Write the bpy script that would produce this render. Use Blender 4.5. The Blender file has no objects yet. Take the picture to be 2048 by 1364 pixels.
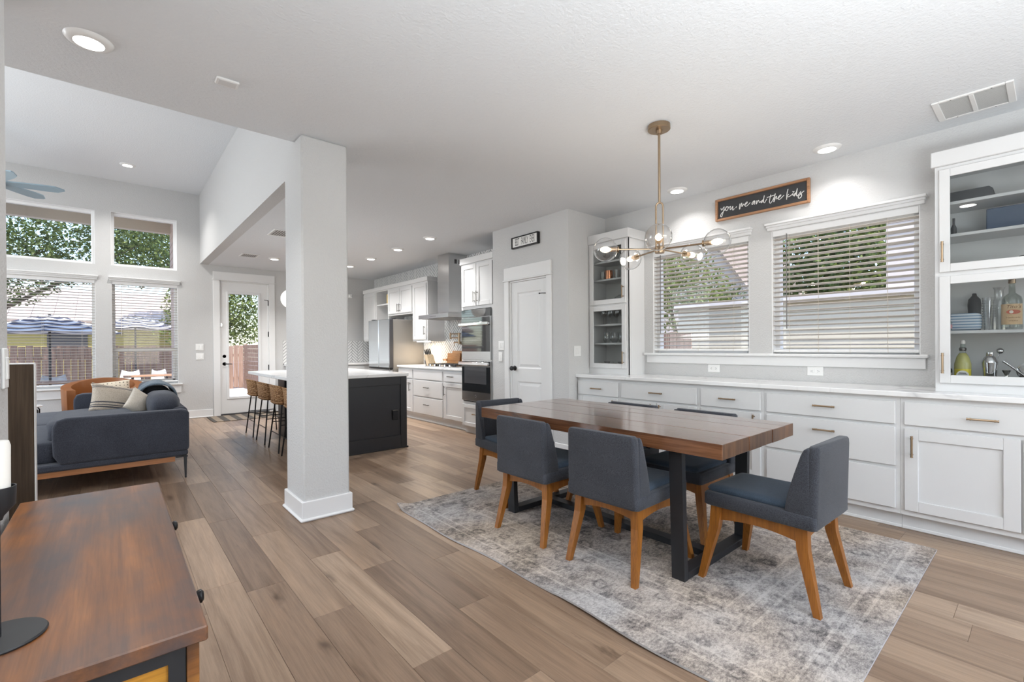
import bpy, bmesh, math, random
from mathutils import Vector, Matrix
random.seed(7)
S = bpy.context.scene
COL = S.collection
PI = math.pi

# ---------------------------------------------------------------- camera, world, sun, area lights, exposure
CAM_H, FPX, YAW, PITCH, ROLL = 1.2286, 930.74, math.radians(40.678), math.radians(-.2035), math.radians(-.3646)
fw = Vector((math.sin(YAW)*math.cos(PITCH), math.cos(YAW)*math.cos(PITCH), math.sin(PITCH)))
rt = Vector((math.cos(YAW), -math.sin(YAW), 0)); up = rt.cross(fw)
r2 = rt*math.cos(ROLL)+up*math.sin(ROLL); u2 = up*math.cos(ROLL)-rt*math.sin(ROLL)
cd = bpy.data.cameras.new('camera'); cam = bpy.data.objects.new('camera', cd); COL.objects.link(cam)
cam.matrix_world = Matrix(((r2.x, u2.x, -fw.x, 0), (r2.y, u2.y, -fw.y, 0), (r2.z, u2.z, -fw.z, CAM_H), (0, 0, 0, 1)))
cd.sensor_width = 36; cd.lens = FPX/2048*36; cd.shift_y = 14.73/2048; cd.clip_start = .05; cd.clip_end = 300
S.camera = cam
S.view_settings.view_transform = 'Standard'; S.view_settings.look = 'None'
S.view_settings.gamma = 1; S.view_settings.use_curve_mapping = False
S.view_settings.exposure = 0.55
S.cycles.max_bounces = 8; S.cycles.diffuse_bounces = 4; S.cycles.glossy_bounces = 4
S.cycles.transmission_bounces = 6; S.cycles.transparent_max_bounces = 12
S.cycles.sample_clamp_indirect = 4; S.cycles.caustics_reflective = False; S.cycles.caustics_refractive = False
S.cycles.use_adaptive_sampling = True; S.cycles.adaptive_threshold = .03
W = bpy.data.worlds.new('sky'); S.world = W; W.use_nodes = True
nt = W.node_tree; sky = nt.nodes.new('ShaderNodeTexSky'); sky.sky_type = 'NISHITA'
sky.sun_disc = False; sky.sun_elevation = math.radians(50); sky.sun_rotation = math.radians(200); sky.air_density = 1.0; sky.dust_density = 1.0; sky.ozone_density = 1.6
bg = nt.nodes['Background']; nt.links.new(sky.outputs[0], bg.inputs[0]); bg.inputs[1].default_value = .38
def light(name, kind, loc, energy, color=(1, 1, 1), size=1, size_y=None, to=None, parent=None, spread=None):
    l = bpy.data.lights.new(name, kind); l.energy = energy; l.color = color
    if kind == 'AREA':
        l.shape = 'RECTANGLE' if size_y else 'DISK'; l.size = size
        if size_y: l.size_y = size_y
        if spread: l.spread = math.radians(spread)
    elif kind == 'POINT': l.shadow_soft_size = size
    elif kind == 'SUN': l.angle = size
    o = bpy.data.objects.new(name, l); COL.objects.link(o); o.location = loc
    if to is not None: o.rotation_euler = Vector(to).to_track_quat('-Z', 'Y').to_euler()
    if parent: o.parent = parent; o.location = Vector(loc)-ORG[parent.name]
    return o
ORG = {}
light('sun', 'SUN', (0, 0, 20), 5.0, (1, .94, .86), math.radians(.6), to=(.15, .60, -.78))
# added fill lights at invented windows behind the camera and beside the living room
light('front_fill', 'AREA', (2.0, -3.5, 1.55), 45, (.92, .965, 1), 3.4, 1.9, to=(0, 1, 0.12))
light('living_fill', 'AREA', (-5.3, 7.0, 1.9), 120, (.91, .96, 1), 4.4, 2.6, to=(1, 0, 0.1))
# added unseen uplights that brighten the ceilings of dining and living room
light('ceiling_fill', 'AREA', (.8, -1.0, .95), 120, (.90, .96, 1), 1.5, to=(.0, -.12, 1))
light('living_ceiling_fill', 'AREA', (-2.8, 6.0, 1.5), 45, (.91, .965, 1), 1.4, to=(.15, 0, 1))
LAMP_W, LIVING_W = 11, 15

# ---------------------------------------------------------------- mesh helper
class MB:
    def __init__(s): s.v = []; s.f = []; s.m = []
    def add(s, vs, fs, mi=0):
        b = len(s.v); s.v += [tuple(map(float, p)) for p in vs]
        s.f += [tuple(b+i for i in f) for f in fs]; s.m += [mi]*len(fs); return s
    def box(s, x0, x1, y0, y1, z0, z1, mi=0):
        v = [(x, y, z) for z in (z0, z1) for y in (y0, y1) for x in (x0, x1)]
        return s.add(v, [(0, 2, 3, 1), (4, 5, 7, 6), (0, 1, 5, 4), (2, 6, 7, 3), (0, 4, 6, 2), (1, 3, 7, 5)], mi)
    def cbox(s, x0, x1, y0, y1, z0, z1, b=.004, mi=0):
        b = min(b, (x1-x0)*.45, (y1-y0)*.45, (z1-z0)*.45)
        lo = (x0, y0, z0); hi = (x1, y1, z1); vs = []; idx = {}
        for c in range(8):
            sg = [(c >> a) & 1 for a in range(3)]
            for a in range(3):
                p = [(hi[k] if sg[k] else lo[k]) if k == a else ((hi[k]-b) if sg[k] else (lo[k]+b)) for k in range(3)]
                idx[(c, a)] = len(vs); vs.append(p)
        fs = []
        for a in range(3):
            o = [k for k in range(3) if k != a]
            for sd in (0, 1):
                cs = []
                for p, q in ((0, 0), (1, 0), (1, 1), (0, 1)):
                    c = (sd << a) | (p << o[0]) | (q << o[1]); cs.append(idx[(c, a)])
                fs.append(tuple(cs))
        for a in range(3):
            o = [k for k in range(3) if k != a]
            for p in (0, 1):
                for q in (0, 1):
                    c0 = (p << o[0]) | (q << o[1]); c1 = c0 | (1 << a)
                    fs.append((idx[(c0, o[0])], idx[(c1, o[0])], idx[(c1, o[1])], idx[(c0, o[1])]))
        for c in range(8): fs.append((idx[(c, 0)], idx[(c, 1)], idx[(c, 2)]))
        ctr = Vector([(x0+x1)/2, (y0+y1)/2, (z0+z1)/2]); out = []
        for f in fs:
            P = [Vector(vs[i]) for i in f]; n = (P[1]-P[0]).cross(P[2]-P[0]); m = sum(P, Vector())/len(P)
            out.append(f if n.dot(m-ctr) >= 0 else f[::-1])
        return s.add(vs, out, mi)
    def hexa(s, bot, top, mi=0):       # bot, top: four points each, same winding (counter-clockwise from above)
        return s.add(list(bot)+list(top), [(3, 2, 1, 0), (4, 5, 6, 7), (0, 1, 5, 4), (1, 2, 6, 5), (2, 3, 7, 6), (3, 0, 4, 7)], mi)
    def cyl(s, p0, p1, r0, r1=None, n=12, mi=0, caps=True):
        r1 = r0 if r1 is None else r1
        p0 = Vector(p0); p1 = Vector(p1); d = (p1-p0).normalized(); a = d.orthogonal().normalized(); c = d.cross(a)
        vs = [p+(a*math.cos(2*PI*i/n)+c*math.sin(2*PI*i/n))*r for p, r in ((p0, r0), (p1, r1)) for i in range(n)]
        fs = [(i, (i+1) % n, n+(i+1) % n, n+i) for i in range(n)]
        if caps: fs += [tuple(range(n-1, -1, -1)), tuple(range(n, 2*n))]
        return s.add(vs, fs, mi)
    def lathe(s, prof, c=(0, 0, 0), n=20, mi=0, axis='z', close=False):
        vs = []; fs = []
        for r, z in prof:
            for i in range(n):
                t = 2*PI*i/n; p = (r*math.cos(t), r*math.sin(t), z)
                if axis == 'y': p = (p[0], p[2], -p[1])
                if axis == 'x': p = (p[2], p[0], p[1])
                vs.append((p[0]+c[0], p[1]+c[1], p[2]+c[2]))
        k = len(prof); lim = k if close else k-1
        for j in range(lim):
            for i in range(n):
                a, b = j*n+i, j*n+(i+1) % n; e, d = ((j+1) % k)*n+(i+1) % n, ((j+1) % k)*n+i
                fs.append((a, b, e, d))
        return s.add(vs, fs, mi)
    def tube(s, pts, r, n=8, mi=0, closed=False):
        P = [Vector(p) for p in pts]; k = len(P); vs = []; a = None
        R = r if isinstance(r, (list, tuple)) else [r]*k
        for i in range(k):
            if closed: d = P[(i+1) % k]-P[i-1]
            else: d = P[min(i+1, k-1)]-P[max(i-1, 0)]
            d.normalize()
            a = d.orthogonal().normalized() if a is None else (a-d*a.dot(d)).normalized()
            c = d.cross(a)
            vs += [P[i]+(a*math.cos(2*PI*j/n)+c*math.sin(2*PI*j/n))*R[i] for j in range(n)]
        fs = []
        for i in range(k if closed else k-1):
            q = (i+1) % k
            fs += [(i*n+j, i*n+(j+1) % n, q*n+(j+1) % n, q*n+j) for j in range(n)]
        if not closed: fs += [tuple(range(n-1, -1, -1)), tuple(range((k-1)*n, k*n))]
        return s.add(vs, fs, mi)
    def sup(s, c, r, e1=.4, e2=.4, nu=20, nv=10, mi=0, M=None, fn=None):   # superellipsoid cushion
        pw = lambda x, e: math.copysign(abs(x)**e, x)
        vs = []; fs = []
        for j in range(nv+1):
            b = -PI/2+PI*j/nv
            for i in range(nu):
                a = 2*PI*i/nu
                p = Vector((r[0]*pw(math.cos(b), e1)*pw(math.cos(a), e2), r[1]*pw(math.cos(b), e1)*pw(math.sin(a), e2), r[2]*pw(math.sin(b), e1)))
                if fn: p = fn(p)
                if M: p = M @ p
                vs.append(p+Vector(c))
        for j in range(nv):
            for i in range(nu): fs.append((j*nu+i, j*nu+(i+1) % nu, (j+1)*nu+(i+1) % nu, (j+1)*nu+i))
        return s.add(vs, fs, mi)
    def sphere(s, c, r, n=16, m=8, mi=0): return s.sup(c, (r, r, r), 1, 1, n, m, mi)
    def prism(s, poly, axis, a, b, mi=0):      # poly in the two other axes, extruded along axis a..b
        n = len(poly); vs = []
        for t in (a, b):
            for p, q in poly:
                vs.append((t, p, q) if axis == 'x' else (p, t, q) if axis == 'y' else (p, q, t))
        fs = [tuple(range(n-1, -1, -1)), tuple(range(n, 2*n))]+[(i, (i+1) % n, n+(i+1) % n, n+i) for i in range(n)]
        return s.add(vs, fs, mi)
    def build(s, name, mats, parent=None, smooth=None, kind=None, loc=None):
        me = bpy.data.meshes.new(name)
        og = ORG.get(parent.name, Vector()) if parent else Vector(loc or (0, 0, 0))
        me.from_pydata([(x-og.x, y-og.y, z-og.z) for x, y, z in s.v], [], s.f)
        mats = mats if isinstance(mats, (list, tuple)) else [mats]
        for m in mats: me.materials.append(m)
        if len(mats) > 1: me.polygons.foreach_set('material_index', s.m)
        bm = bmesh.new(); bm.from_mesh(me); bmesh.ops.recalc_face_normals(bm, faces=bm.faces); bm.to_mesh(me); bm.free()
        if smooth is not None:
            me.shade_smooth(); me.set_sharp_from_angle(angle=math.radians(smooth))
        me.update()
        o = bpy.data.objects.new(name, me); COL.objects.link(o)
        if parent: o.parent = parent; ORG[o.name] = og
        else: o.location = og; ORG[o.name] = og
        if kind: o['kind'] = kind
        return o
def tag(o, label, cat, group=None):
    o['label'] = label; o['category'] = cat
    if group: o['group'] = group
    return o
def thing(name, label, cat, loc=(0, 0, 0), rotz=0, group=None, local=False):
    o = bpy.data.objects.new(name, None); COL.objects.link(o); o.location = loc; o.rotation_euler = (0, 0, rotz)
    o.empty_display_size = .1; ORG[o.name] = Vector((0, 0, 0)) if local else Vector(loc)
    return tag(o, label, cat, group)
def struct(name, loc=(0, 0, 0)):
    o = bpy.data.objects.new(name, None); COL.objects.link(o); o.location = loc; ORG[o.name] = Vector(loc); o['kind'] = 'structure'
    return o
def dup(root, loc, rotz, label, group=None):
    r = root.copy(); COL.objects.link(r); r.location = loc; r.rotation_euler = (0, 0, rotz); r['label'] = label
    if group: r['group'] = group
    for ch in root.children:
        c = ch.copy(); COL.objects.link(c); c.parent = r
        for g in ch.children:
            d = g.copy(); COL.objects.link(d); d.parent = c
    return r
def catmull(P, k=4):
    P = [Vector(p) for p in P]; out = []
    for i in range(len(P)-1):
        a, b, c, d = P[max(i-1, 0)], P[i], P[i+1], P[min(i+2, len(P)-1)]
        for j in range(k):
            t = j/k; out.append(.5*((2*b)+(c-a)*t+(2*a-5*b+4*c-d)*t*t+(3*b-a-3*c+d)*t**3))
    return out+[P[-1]]

# ---------------------------------------------------------------- materials
def srgb(r, g, b): return tuple((c/255/12.92 if c/255 <= .04045 else ((c/255+.055)/1.055)**2.4) for c in (r, g, b))
def new(name):
    m = bpy.data.materials.new(name); m.use_nodes = True
    return m, m.node_tree.nodes, m.node_tree.links, m.node_tree.nodes['Principled BSDF']
def N(ns, t, **k):
    n = ns.new(t)
    for a, b in k.items(): setattr(n, a, b)
    return n
def ramp(ns, ls, src, stops):
    r = ns.new('ShaderNodeValToRGB'); e = r.color_ramp.elements
    while len(e) < len(stops): e.new(.5)
    for i, (p, c) in enumerate(stops): e[i].position = p; e[i].color = (*c, 1) if len(c) == 3 else c
    ls.new(src, r.inputs[0]); return r.outputs[0]
def coords(ns, ls, scale=(1, 1, 1), rand=False, kind='Object'):
    tc = ns.new('ShaderNodeTexCoord'); mp = ns.new('ShaderNodeMapping'); mp.inputs['Scale'].default_value = scale
    src = tc.outputs[kind]
    if rand:
        oi = ns.new('ShaderNodeObjectInfo'); vm = N(ns, 'ShaderNodeVectorMath', operation='MULTIPLY_ADD')
        cb = ns.new('ShaderNodeCombineXYZ')
        for i in range(3): ls.new(oi.outputs['Random'], cb.inputs[i])
        ls.new(cb.outputs[0], vm.inputs[0]); vm.inputs[1].default_value = (37, 53, 71); ls.new(src, vm.inputs[2]); src = vm.outputs[0]
    ls.new(src, mp.inputs[0]); return mp.outputs[0]
def noise(ns, ls, vec, scale, detail=3, rough=.55, dist=0):
    n = ns.new('ShaderNodeTexNoise'); n.inputs['Scale'].default_value = scale; n.inputs['Detail'].default_value = detail
    n.inputs['Roughness'].default_value = rough; n.inputs['Distortion'].default_value = dist
    ls.new(vec, n.inputs['Vector']); return n.outputs[0]
def mixc(ns, ls, f, a, b, mode='MIX'):
    m = N(ns, 'ShaderNodeMix', data_type='RGBA', blend_type=mode)
    for s_, v in ((0, f), (6, a), (7, b)):
        if hasattr(v, 'links'): ls.new(v, m.inputs[s_])
        elif s_ == 0: m.inputs[0].default_value = v
        else: m.inputs[s_].default_value = (*v, 1)
    return m.outputs[2]
def math_(ns, ls, op, a, b=None, c=None):
    m = N(ns, 'ShaderNodeMath', operation=op)
    for i, v in enumerate((a, b, c)):
        if v is None: continue
        if hasattr(v, 'links'): ls.new(v, m.inputs[i])
        else: m.inputs[i].default_value = v
    return m.outputs[0]
def bump(ns, ls, bsdf, h, strength=.2, dist=.005):
    b = ns.new('ShaderNodeBump'); b.inputs['Strength'].default_value = strength; b.inputs['Distance'].default_value = dist
    ls.new(h, b.inputs['Height']); ls.new(b.outputs[0], bsdf.inputs['Normal'])
def flat(name, c, rough=.5, metal=0, spec=.5, bmp=None, var=0):
    m, ns, ls, b = new(name)
    b.inputs['Base Color'].default_value = (*c, 1); b.inputs['Roughness'].default_value = rough
    b.inputs['Metallic'].default_value = metal; b.inputs['Specular IOR Level'].default_value = spec
    if bmp or var:
        v = coords(ns, ls)
        n = noise(ns, ls, v, bmp[0] if bmp else 6, 4)
        if bmp: bump(ns, ls, b, n, bmp[1], bmp[2])
        if var:
            n2 = noise(ns, ls, v, 3, 4)
            ls.new(ramp(ns, ls, n2, [(.3, tuple(x*(1-var) for x in c)), (.7, tuple(min(1, x*(1+var)) for x in c))]), b.inputs['Base Color'])
    return m
def emit(name, c, s):
    m, ns, ls, b = new(name)
    b.inputs['Base Color'].default_value = (*c, 1); b.inputs['Emission Color'].default_value = (*c, 1); b.inputs['Emission Strength'].default_value = s
    return m
def glassy(name, tint=(1, 1, 1), refl=1.0, rough=0.0):
    m, ns, ls, b = new(name); ns.remove(b); out = ns['Material Output']
    tr = ns.new('ShaderNodeBsdfTransparent'); tr.inputs[0].default_value = (*tint, 1)
    gl = ns.new('ShaderNodeBsdfGlossy'); gl.inputs['Roughness'].default_value = rough
    lw = ns.new('ShaderNodeLayerWeight'); lw.inputs[0].default_value = .5
    f = math_(ns, ls, 'MULTIPLY_ADD', math_(ns, ls, 'POWER', lw.outputs['Facing'], 3.6), .62*refl, .035*refl)
    mx = ns.new('ShaderNodeMixShader'); ls.new(f, mx.inputs[0]); ls.new(tr.outputs[0], mx.inputs[1]); ls.new(gl.outputs[0], mx.inputs[2])
    ls.new(mx.outputs[0], out.inputs[0]); return m
def wood(name, c1, c2, c3=None, axis='y', fine=1, rough=.4, spec=.5, rand=True, bs=.15, blot=None, coat=0):
    m, ns, ls, b = new(name)
    k = {'x': 0, 'y': 1, 'z': 2}[axis]
    sc = [14*fine]*3; sc[k] = .9*fine
    v = coords(ns, ls, tuple(sc), rand)
    n1 = noise(ns, ls, v, 1.6, 6, .62, .6)
    sf = [70*fine]*3; sf[k] = 2.2*fine
    v2 = coords(ns, ls, tuple(sf), rand); n2 = noise(ns, ls, v2, 2, 3, .6)
    col = ramp(ns, ls, n1, [(.28, c1), (.52, c2), (.74, c3 or c2)])
    g = ramp(ns, ls, n2, [(.3, (.72, .72, .72)), (.62, (1.06, 1.06, 1.06))])
    col = mixc(ns, ls, 1.0, col, g, 'MULTIPLY')
    if blot:
        sb = [5*fine]*3; sb[k] = 2*fine
        v3 = coords(ns, ls, tuple(sb), rand); n3 = noise(ns, ls, v3, 1.3, 4, .6, .3)
        f = ramp(ns, ls, n3, [(blot[1], (0, 0, 0)), (blot[2], (1, 1, 1))])
        col = mixc(ns, ls, f, col, blot[0])
    ls.new(col, b.inputs['Base Color']); b.inputs['Roughness'].default_value = rough; b.inputs['Specular IOR Level'].default_value = spec
    bump(ns, ls, b, n2, bs, .002)
    if coat: b.inputs['Coat Weight'].default_value = coat; b.inputs['Coat Roughness'].default_value = .14
    return m
def fabric(name, c, c2, scale=420, rough=.95, bs=.35):
    m, ns, ls, b = new(name)
    v = coords(ns, ls, (1, 1, 1)); n = noise(ns, ls, v, scale, 2, .7); n2 = noise(ns, ls, v, 5, 3)
    col = ramp(ns, ls, n, [(.36, c), (.66, c2)])
    col = mixc(ns, ls, 1.0, col, ramp(ns, ls, n2, [(.3, (.88, .88, .88)), (.7, (1.1, 1.1, 1.1))]), 'MULTIPLY')
    ls.new(col, b.inputs['Base Color']); b.inputs['Roughness'].default_value = rough; b.inputs['Specular IOR Level'].default_value = .2
    b.inputs['Sheen Weight'].default_value = .15
    bump(ns, ls, b, n, bs, .002); return m
M = {}
M['wall'] = flat('wall_paint', (.592, .590, .586), .75, 0, .25, (80, .7, .006))
M['wallk'] = flat('wall_paint_rose', (.60, .58, .57), .75, 0, .25, (95, .35, .004))
M['ceil'] = flat('ceiling_texture', (.765, .785, .805), .85, 0, .2, (60, .6, .006))
M['trim'] = flat('trim_white', (.77, .77, .77), .35, 0, .4)
M['cab'] = flat('cabinet_white', (.68, .68, .68), .38, 0, .4)
M['cabin'] = flat('cabinet_interior', (.74, .74, .73), .5)
M['plastic'] = flat('white_plastic', (.84, .84, .83), .3)
M['slat'] = flat('blind_shaded_white', (.64, .595, .55), .45)  # taupe puts the shade of the undersides into white slats
M['vinyl'] = flat('window_vinyl', (.86, .86, .86), .35)
M['black'] = flat('black_metal', (.012, .012, .014), .38, .3, .5)
M['blackm'] = flat('black_powder_coat', (.014, .015, .018), .5, 0, .5)
M['island'] = flat('island_black_paint', (.020, .020, .023), .42)
M['brass'] = flat('brushed_brass', (.37, .275, .185), .36, 1)
M['steel'] = flat('stainless_steel', (.60, .60, .60), .24, 1)
M['fridge'] = flat('steel_reflection_tint', (.84, .90, .95), .14, 1)  # pale blue stands in for windows reflected in the doors
M['steelside'] = flat('grey_appliance_side', (.30, .285, .265), .55, .2)
M['nickel'] = flat('dark_nickel', (.20, .19, .18), .3, 1)
M['chrome'] = flat('chrome', (.72, .72, .72), .1, 1)
M['ovenglass'] = flat('oven_glass', (.012, .015, .018), .04, 0, 1.0); M['ovenglass'].node_tree.nodes['Principled BSDF'].inputs['IOR'].default_value = 1.75
M['darkgrey'] = flat('dark_grey_plastic', (.05, .05, .055), .45)
M['pane'] = glassy('window_glass', (1, 1, 1), .6)
M['glass'] = glassy('clear_glass', (.97, .975, .975), 2.4)
M['doorglass'] = glassy('cabinet_glass', (.84, .85, .85), .55)
M['globe'] = glassy('globe_glass', (.97, .97, .97), 3.0)
M['lens'] = emit('lamp_lens', (1, .98, .95), 7)
M['bulb'] = emit('warm_bulb', (1, .80, .52), 5)
M['navy'] = fabric('slate_blue_fabric', (.022, .024, .031), (.072, .076, .090))
M['navyseat'] = fabric('slate_blue_seat_fabric', (.022, .036, .056), (.062, .086, .120))  # slate blue, pushed bluer for the cast of window light
M['sofa'] = fabric('charcoal_sofa_fabric', (.030, .034, .046), (.072, .078, .100), 260)  # charcoal with the blue cast of window light mixed in
M['throw'] = fabric('blue_grey_throw', (.07, .10, .13), (.20, .25, .30), 160)
M['legwood'] = wood('amber_chair_wood', (.22, .076, .010), (.29, .103, .014), (.36, .135, .021), 'z', 1, .42)
M['table'] = wood('reclaimed_table_wood', (.065, .026, .012), (.155, .064, .029), (.24, .108, .050), 'y', .9, .25, .6, True, .12, ((.022, .012, .008), .58, .80), .9)
M['tableend'] = wood('table_end_grain', (.05, .025, .014), (.12, .062, .034), (.20, .10, .05), 'z', 1, .5)
M['console'] = wood('rustic_console_wood', (.12, .045, .014), (.24, .088, .024), (.38, .145, .040), 'y', .9, .30, .6, True, .09, ((.050, .050, .058), .40, .74))  # dark blotches of the wood, tinted blue for reflected sky
M['consolex'] = wood('rustic_console_edge', (.14, .05, .012), (.32, .12, .025), (.46, .20, .04), 'x', 1, .4, .5, True, .25, ((.05, .022, .012), .55, .7))
M['amberpanel'] = wood('amber_panel_wood', (.30, .12, .012), (.48, .21, .022), (.60, .29, .035), 'x', 1, .4)
M['post'] = wood('dark_stained_post', (.026, .018, .012), (.070, .047, .031), (.12, .084, .057), 'z', .8, .6, .15, True, .3, ((.035, .033, .030), .6, .72))
M['sofawood'] = wood('sofa_base_wood', (.30, .12, .04), (.40, .165, .06), None, 'x', 1, .4)
M['signwood'] = wood('sign_frame_wood', (.33, .16, .075), (.44, .23, .12), None, 'y', 1, .5)
M['board'] = wood('cutting_board_wood', (.33, .14, .05), (.45, .21, .08), (.55, .28, .12), 'y', 2, .5)
M['leather'] = flat('tan_leather', (.29, .105, .03), .42, 0, .5, (60, .2, .003), .12)
M['cream'] = fabric('cream_linen', (.55, .48, .39), (.74, .67, .57), 240)
M['peach'] = fabric('pale_pillow', (.62, .54, .44), (.78, .72, .64), 200)
M['tile'] = flat('white_tile', (.78, .78, .775), .2)
M['grout'] = flat('grey_grout', (.20, .20, .20), .9)
M['signblack'] = flat('sign_black', (.045, .045, .048), .7)
M['signwhite'] = flat('sign_white', (.85, .84, .82), .6)
M['copper'] = flat('copper', (.65, .28, .15), .3, 1)
M['candle'] = flat('candle_wax', (.84, .81, .76), .45)
def marble():
    m, ns, ls, b = new('white_quartz'); v = coords(ns, ls, (1, 1, 1))
    n = noise(ns, ls, v, 1.3, 4, .5, .9); f = ramp(ns, ls, n, [(.485, (0, 0, 0)), (.5, (.8, .8, .8)), (.515, (0, 0, 0))])
    n2 = noise(ns, ls, v, 1.1, 2); f2 = math_(ns, ls, 'MULTIPLY', f, ramp(ns, ls, n2, [(.45, (0, 0, 0)), (.62, (1, 1, 1))]))
    ls.new(mixc(ns, ls, f2, (.83, .83, .83), (.50, .50, .51)), b.inputs['Base Color']); b.inputs['Roughness'].default_value = .16; return m
M['quartz'] = marble()
def floorwood():
    m, ns, ls, b = new('oak_plank')
    oi = ns.new('ShaderNodeObjectInfo')
    base = ramp(ns, ls, oi.outputs['Random'], [(0, (.185, .122, .082)), (.3, (.250, .170, .116)), (.7, (.310, .218, .152)), (1, (.375, .274, .197))])
    v = coords(ns, ls, (9, .55, 9), True); n1 = noise(ns, ls, v, 1.5, 7, .62, 1.1)
    v2 = coords(ns, ls, (75, 2.6, 75), True); n2 = noise(ns, ls, v2, 2, 3, .65)
    v3 = coords(ns, ls, (5.5, 1.6, 5.5), True); n3 = noise(ns, ls, v3, 1.4, 5, .6, .5)
    c = mixc(ns, ls, 1, base, ramp(ns, ls, n1, [(.30, (.62, .57, .53)), (.5, (1, 1, 1)), (.72, (1.28, 1.25, 1.22))]), 'MULTIPLY')
    c = mixc(ns, ls, 1, c, ramp(ns, ls, n2, [(.3, (.84, .83, .82)), (.6, (1.04, 1.04, 1.04))]), 'MULTIPLY')
    c = mixc(ns, ls, ramp(ns, ls, n3, [(.655, (0, 0, 0)), (.76, (.85, .85, .85))]), c, (.085, .052, .034))
    vk = coords(ns, ls, (4.2, 1.15, 1), True); wv = N(ns, 'ShaderNodeVectorMath', operation='MULTIPLY_ADD'); cn = ns.new('ShaderNodeTexNoise'); cn.inputs['Scale'].default_value = 7; ls.new(vk, cn.inputs['Vector'])
    ls.new(cn.outputs['Color'], wv.inputs[0]); wv.inputs[1].default_value = (.22, .22, 0); ls.new(vk, wv.inputs[2])
    vo = ns.new('ShaderNodeTexVoronoi'); vo.inputs['Scale'].default_value = 1.25; ls.new(wv.outputs[0], vo.inputs['Vector'])
    c = mixc(ns, ls, ramp(ns, ls, vo.outputs['Distance'], [(.03, (.85, .85, .85)), (.085, (.35, .35, .35)), (.16, (0, 0, 0))]), c, (.075, .043, .026))
    ls.new(c, b.inputs['Base Color']); b.inputs['Roughness'].default_value = .34; b.inputs['Specular IOR Level'].default_value = .45
    bump(ns, ls, b, n2, .12, .0015); return m
M['floor'] = floorwood()
M['subfloor'] = flat('plank_joint', (.19, .135, .098), .8)
def rugmat():
    m, ns, ls, b = new('distressed_rug'); v = coords(ns, ls)
    sp = ns.new('ShaderNodeSeparateXYZ'); ls.new(v, sp.inputs[0])
    ax = math_(ns, ls, 'ABSOLUTE', sp.outputs[0]); ay = math_(ns, ls, 'ABSOLUTE', sp.outputs[1])
    dx = math_(ns, ls, 'SUBTRACT', 1.035, ax); dy = math_(ns, ls, 'SUBTRACT', 1.41, ay); d = math_(ns, ls, 'MINIMUM', dx, dy)   # distance from the edge
    vs = coords(ns, ls, (1, 1.6, 1)); wob = noise(ns, ls, v, 6, 3, .6); fine = noise(ns, ls, vs, 52, 4, .85); med = noise(ns, ls, v, 9, 4, .65); big = noise(ns, ls, v, 1.3, 2)
    wv = N(ns, 'ShaderNodeVectorMath', operation='MULTIPLY_ADD'); cw = ns.new('ShaderNodeTexNoise'); cw.inputs['Scale'].default_value = 9; ls.new(v, cw.inputs['Vector'])
    ls.new(cw.outputs['Color'], wv.inputs[0]); wv.inputs[1].default_value = (.09, .09, 0); ls.new(v, wv.inputs[2])
    vo2 = ns.new('ShaderNodeTexVoronoi'); vo2.inputs['Scale'].default_value = 9; ls.new(wv.outputs[0], vo2.inputs['Vector'])
    ring = ramp(ns, ls, vo2.outputs['Distance'], [(.16, (0, 0, 0)), (.24, (1, 1, 1)), (.33, (1, 1, 1)), (.42, (0, 0, 0))])
    tone = math_(ns, ls, 'ADD', math_(ns, ls, 'MULTIPLY', fine, .80), math_(ns, ls, 'MULTIPLY', med, .36))
    tone = math_(ns, ls, 'ADD', tone, math_(ns, ls, 'MULTIPLY', ring, .085))
    inner = math_(ns, ls, 'GREATER_THAN', d, .54)
    bl = noise(ns, ls, v, 2.6, 3, .6); tone = math_(ns, ls, 'ADD', tone, math_(ns, ls, 'MULTIPLY', math_(ns, ls, 'SUBTRACT', bl, .5), .42))
    ln = None
    for p in (.10, .16, .40, .47, .54):
        a = math_(ns, ls, 'COMPARE', d, p, .007); ln = a if ln is None else math_(ns, ls, 'MAXIMUM', ln, a)
    tone = math_(ns, ls, 'SUBTRACT', tone, math_(ns, ls, 'MULTIPLY', ln, .07))
    med2 = math_(ns, ls, 'LESS_THAN', math_(ns, ls, 'ADD', math_(ns, ls, 'MULTIPLY', ax, 1.25), math_(ns, ls, 'MULTIPLY', ay, .8)), .92)
    tone = math_(ns, ls, 'ADD', tone, math_(ns, ls, 'MULTIPLY', math_(ns, ls, 'MULTIPLY', med2, inner), .06))
    col = ramp(ns, ls, tone, [(.44, (.60, .545, .49)), (.56, (.43, .385, .345)), (.67, (.26, .235, .218)), (.83, (.078, .074, .074))])
    col = mixc(ns, ls, .8, col, mixc(ns, ls, 1, col, ramp(ns, ls, big, [(.38, (.82, .88, .98)), (.5, (1, .96, .95)), (.62, (1.06, .97, .86))]), 'MULTIPLY'))
    ls.new(col, b.inputs['Base Color']); b.inputs['Roughness'].default_value = 1; b.inputs['Specular IOR Level'].default_value = .1
    bump(ns, ls, b, fine, .5, .003); return m
M['rug'] = rugmat()
M['rugedge'] = flat('rug_edge_binding', (.46, .45, .46), .95)
def weave(name):
    m, ns, ls, b = new(name); v = coords(ns, ls, (26, 26, 62)); n = noise(ns, ls, v, 1.6, 2, .6)
    ls.new(ramp(ns, ls, n, [(.32, (.11, .045, .012)), (.5, (.34, .165, .06)), (.68, (.58, .36, .18))]), b.inputs['Base Color'])
    b.inputs['Roughness'].default_value = .7; bump(ns, ls, b, n, 1, .01); return m
M['rattan'] = weave('woven_rattan')
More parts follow.
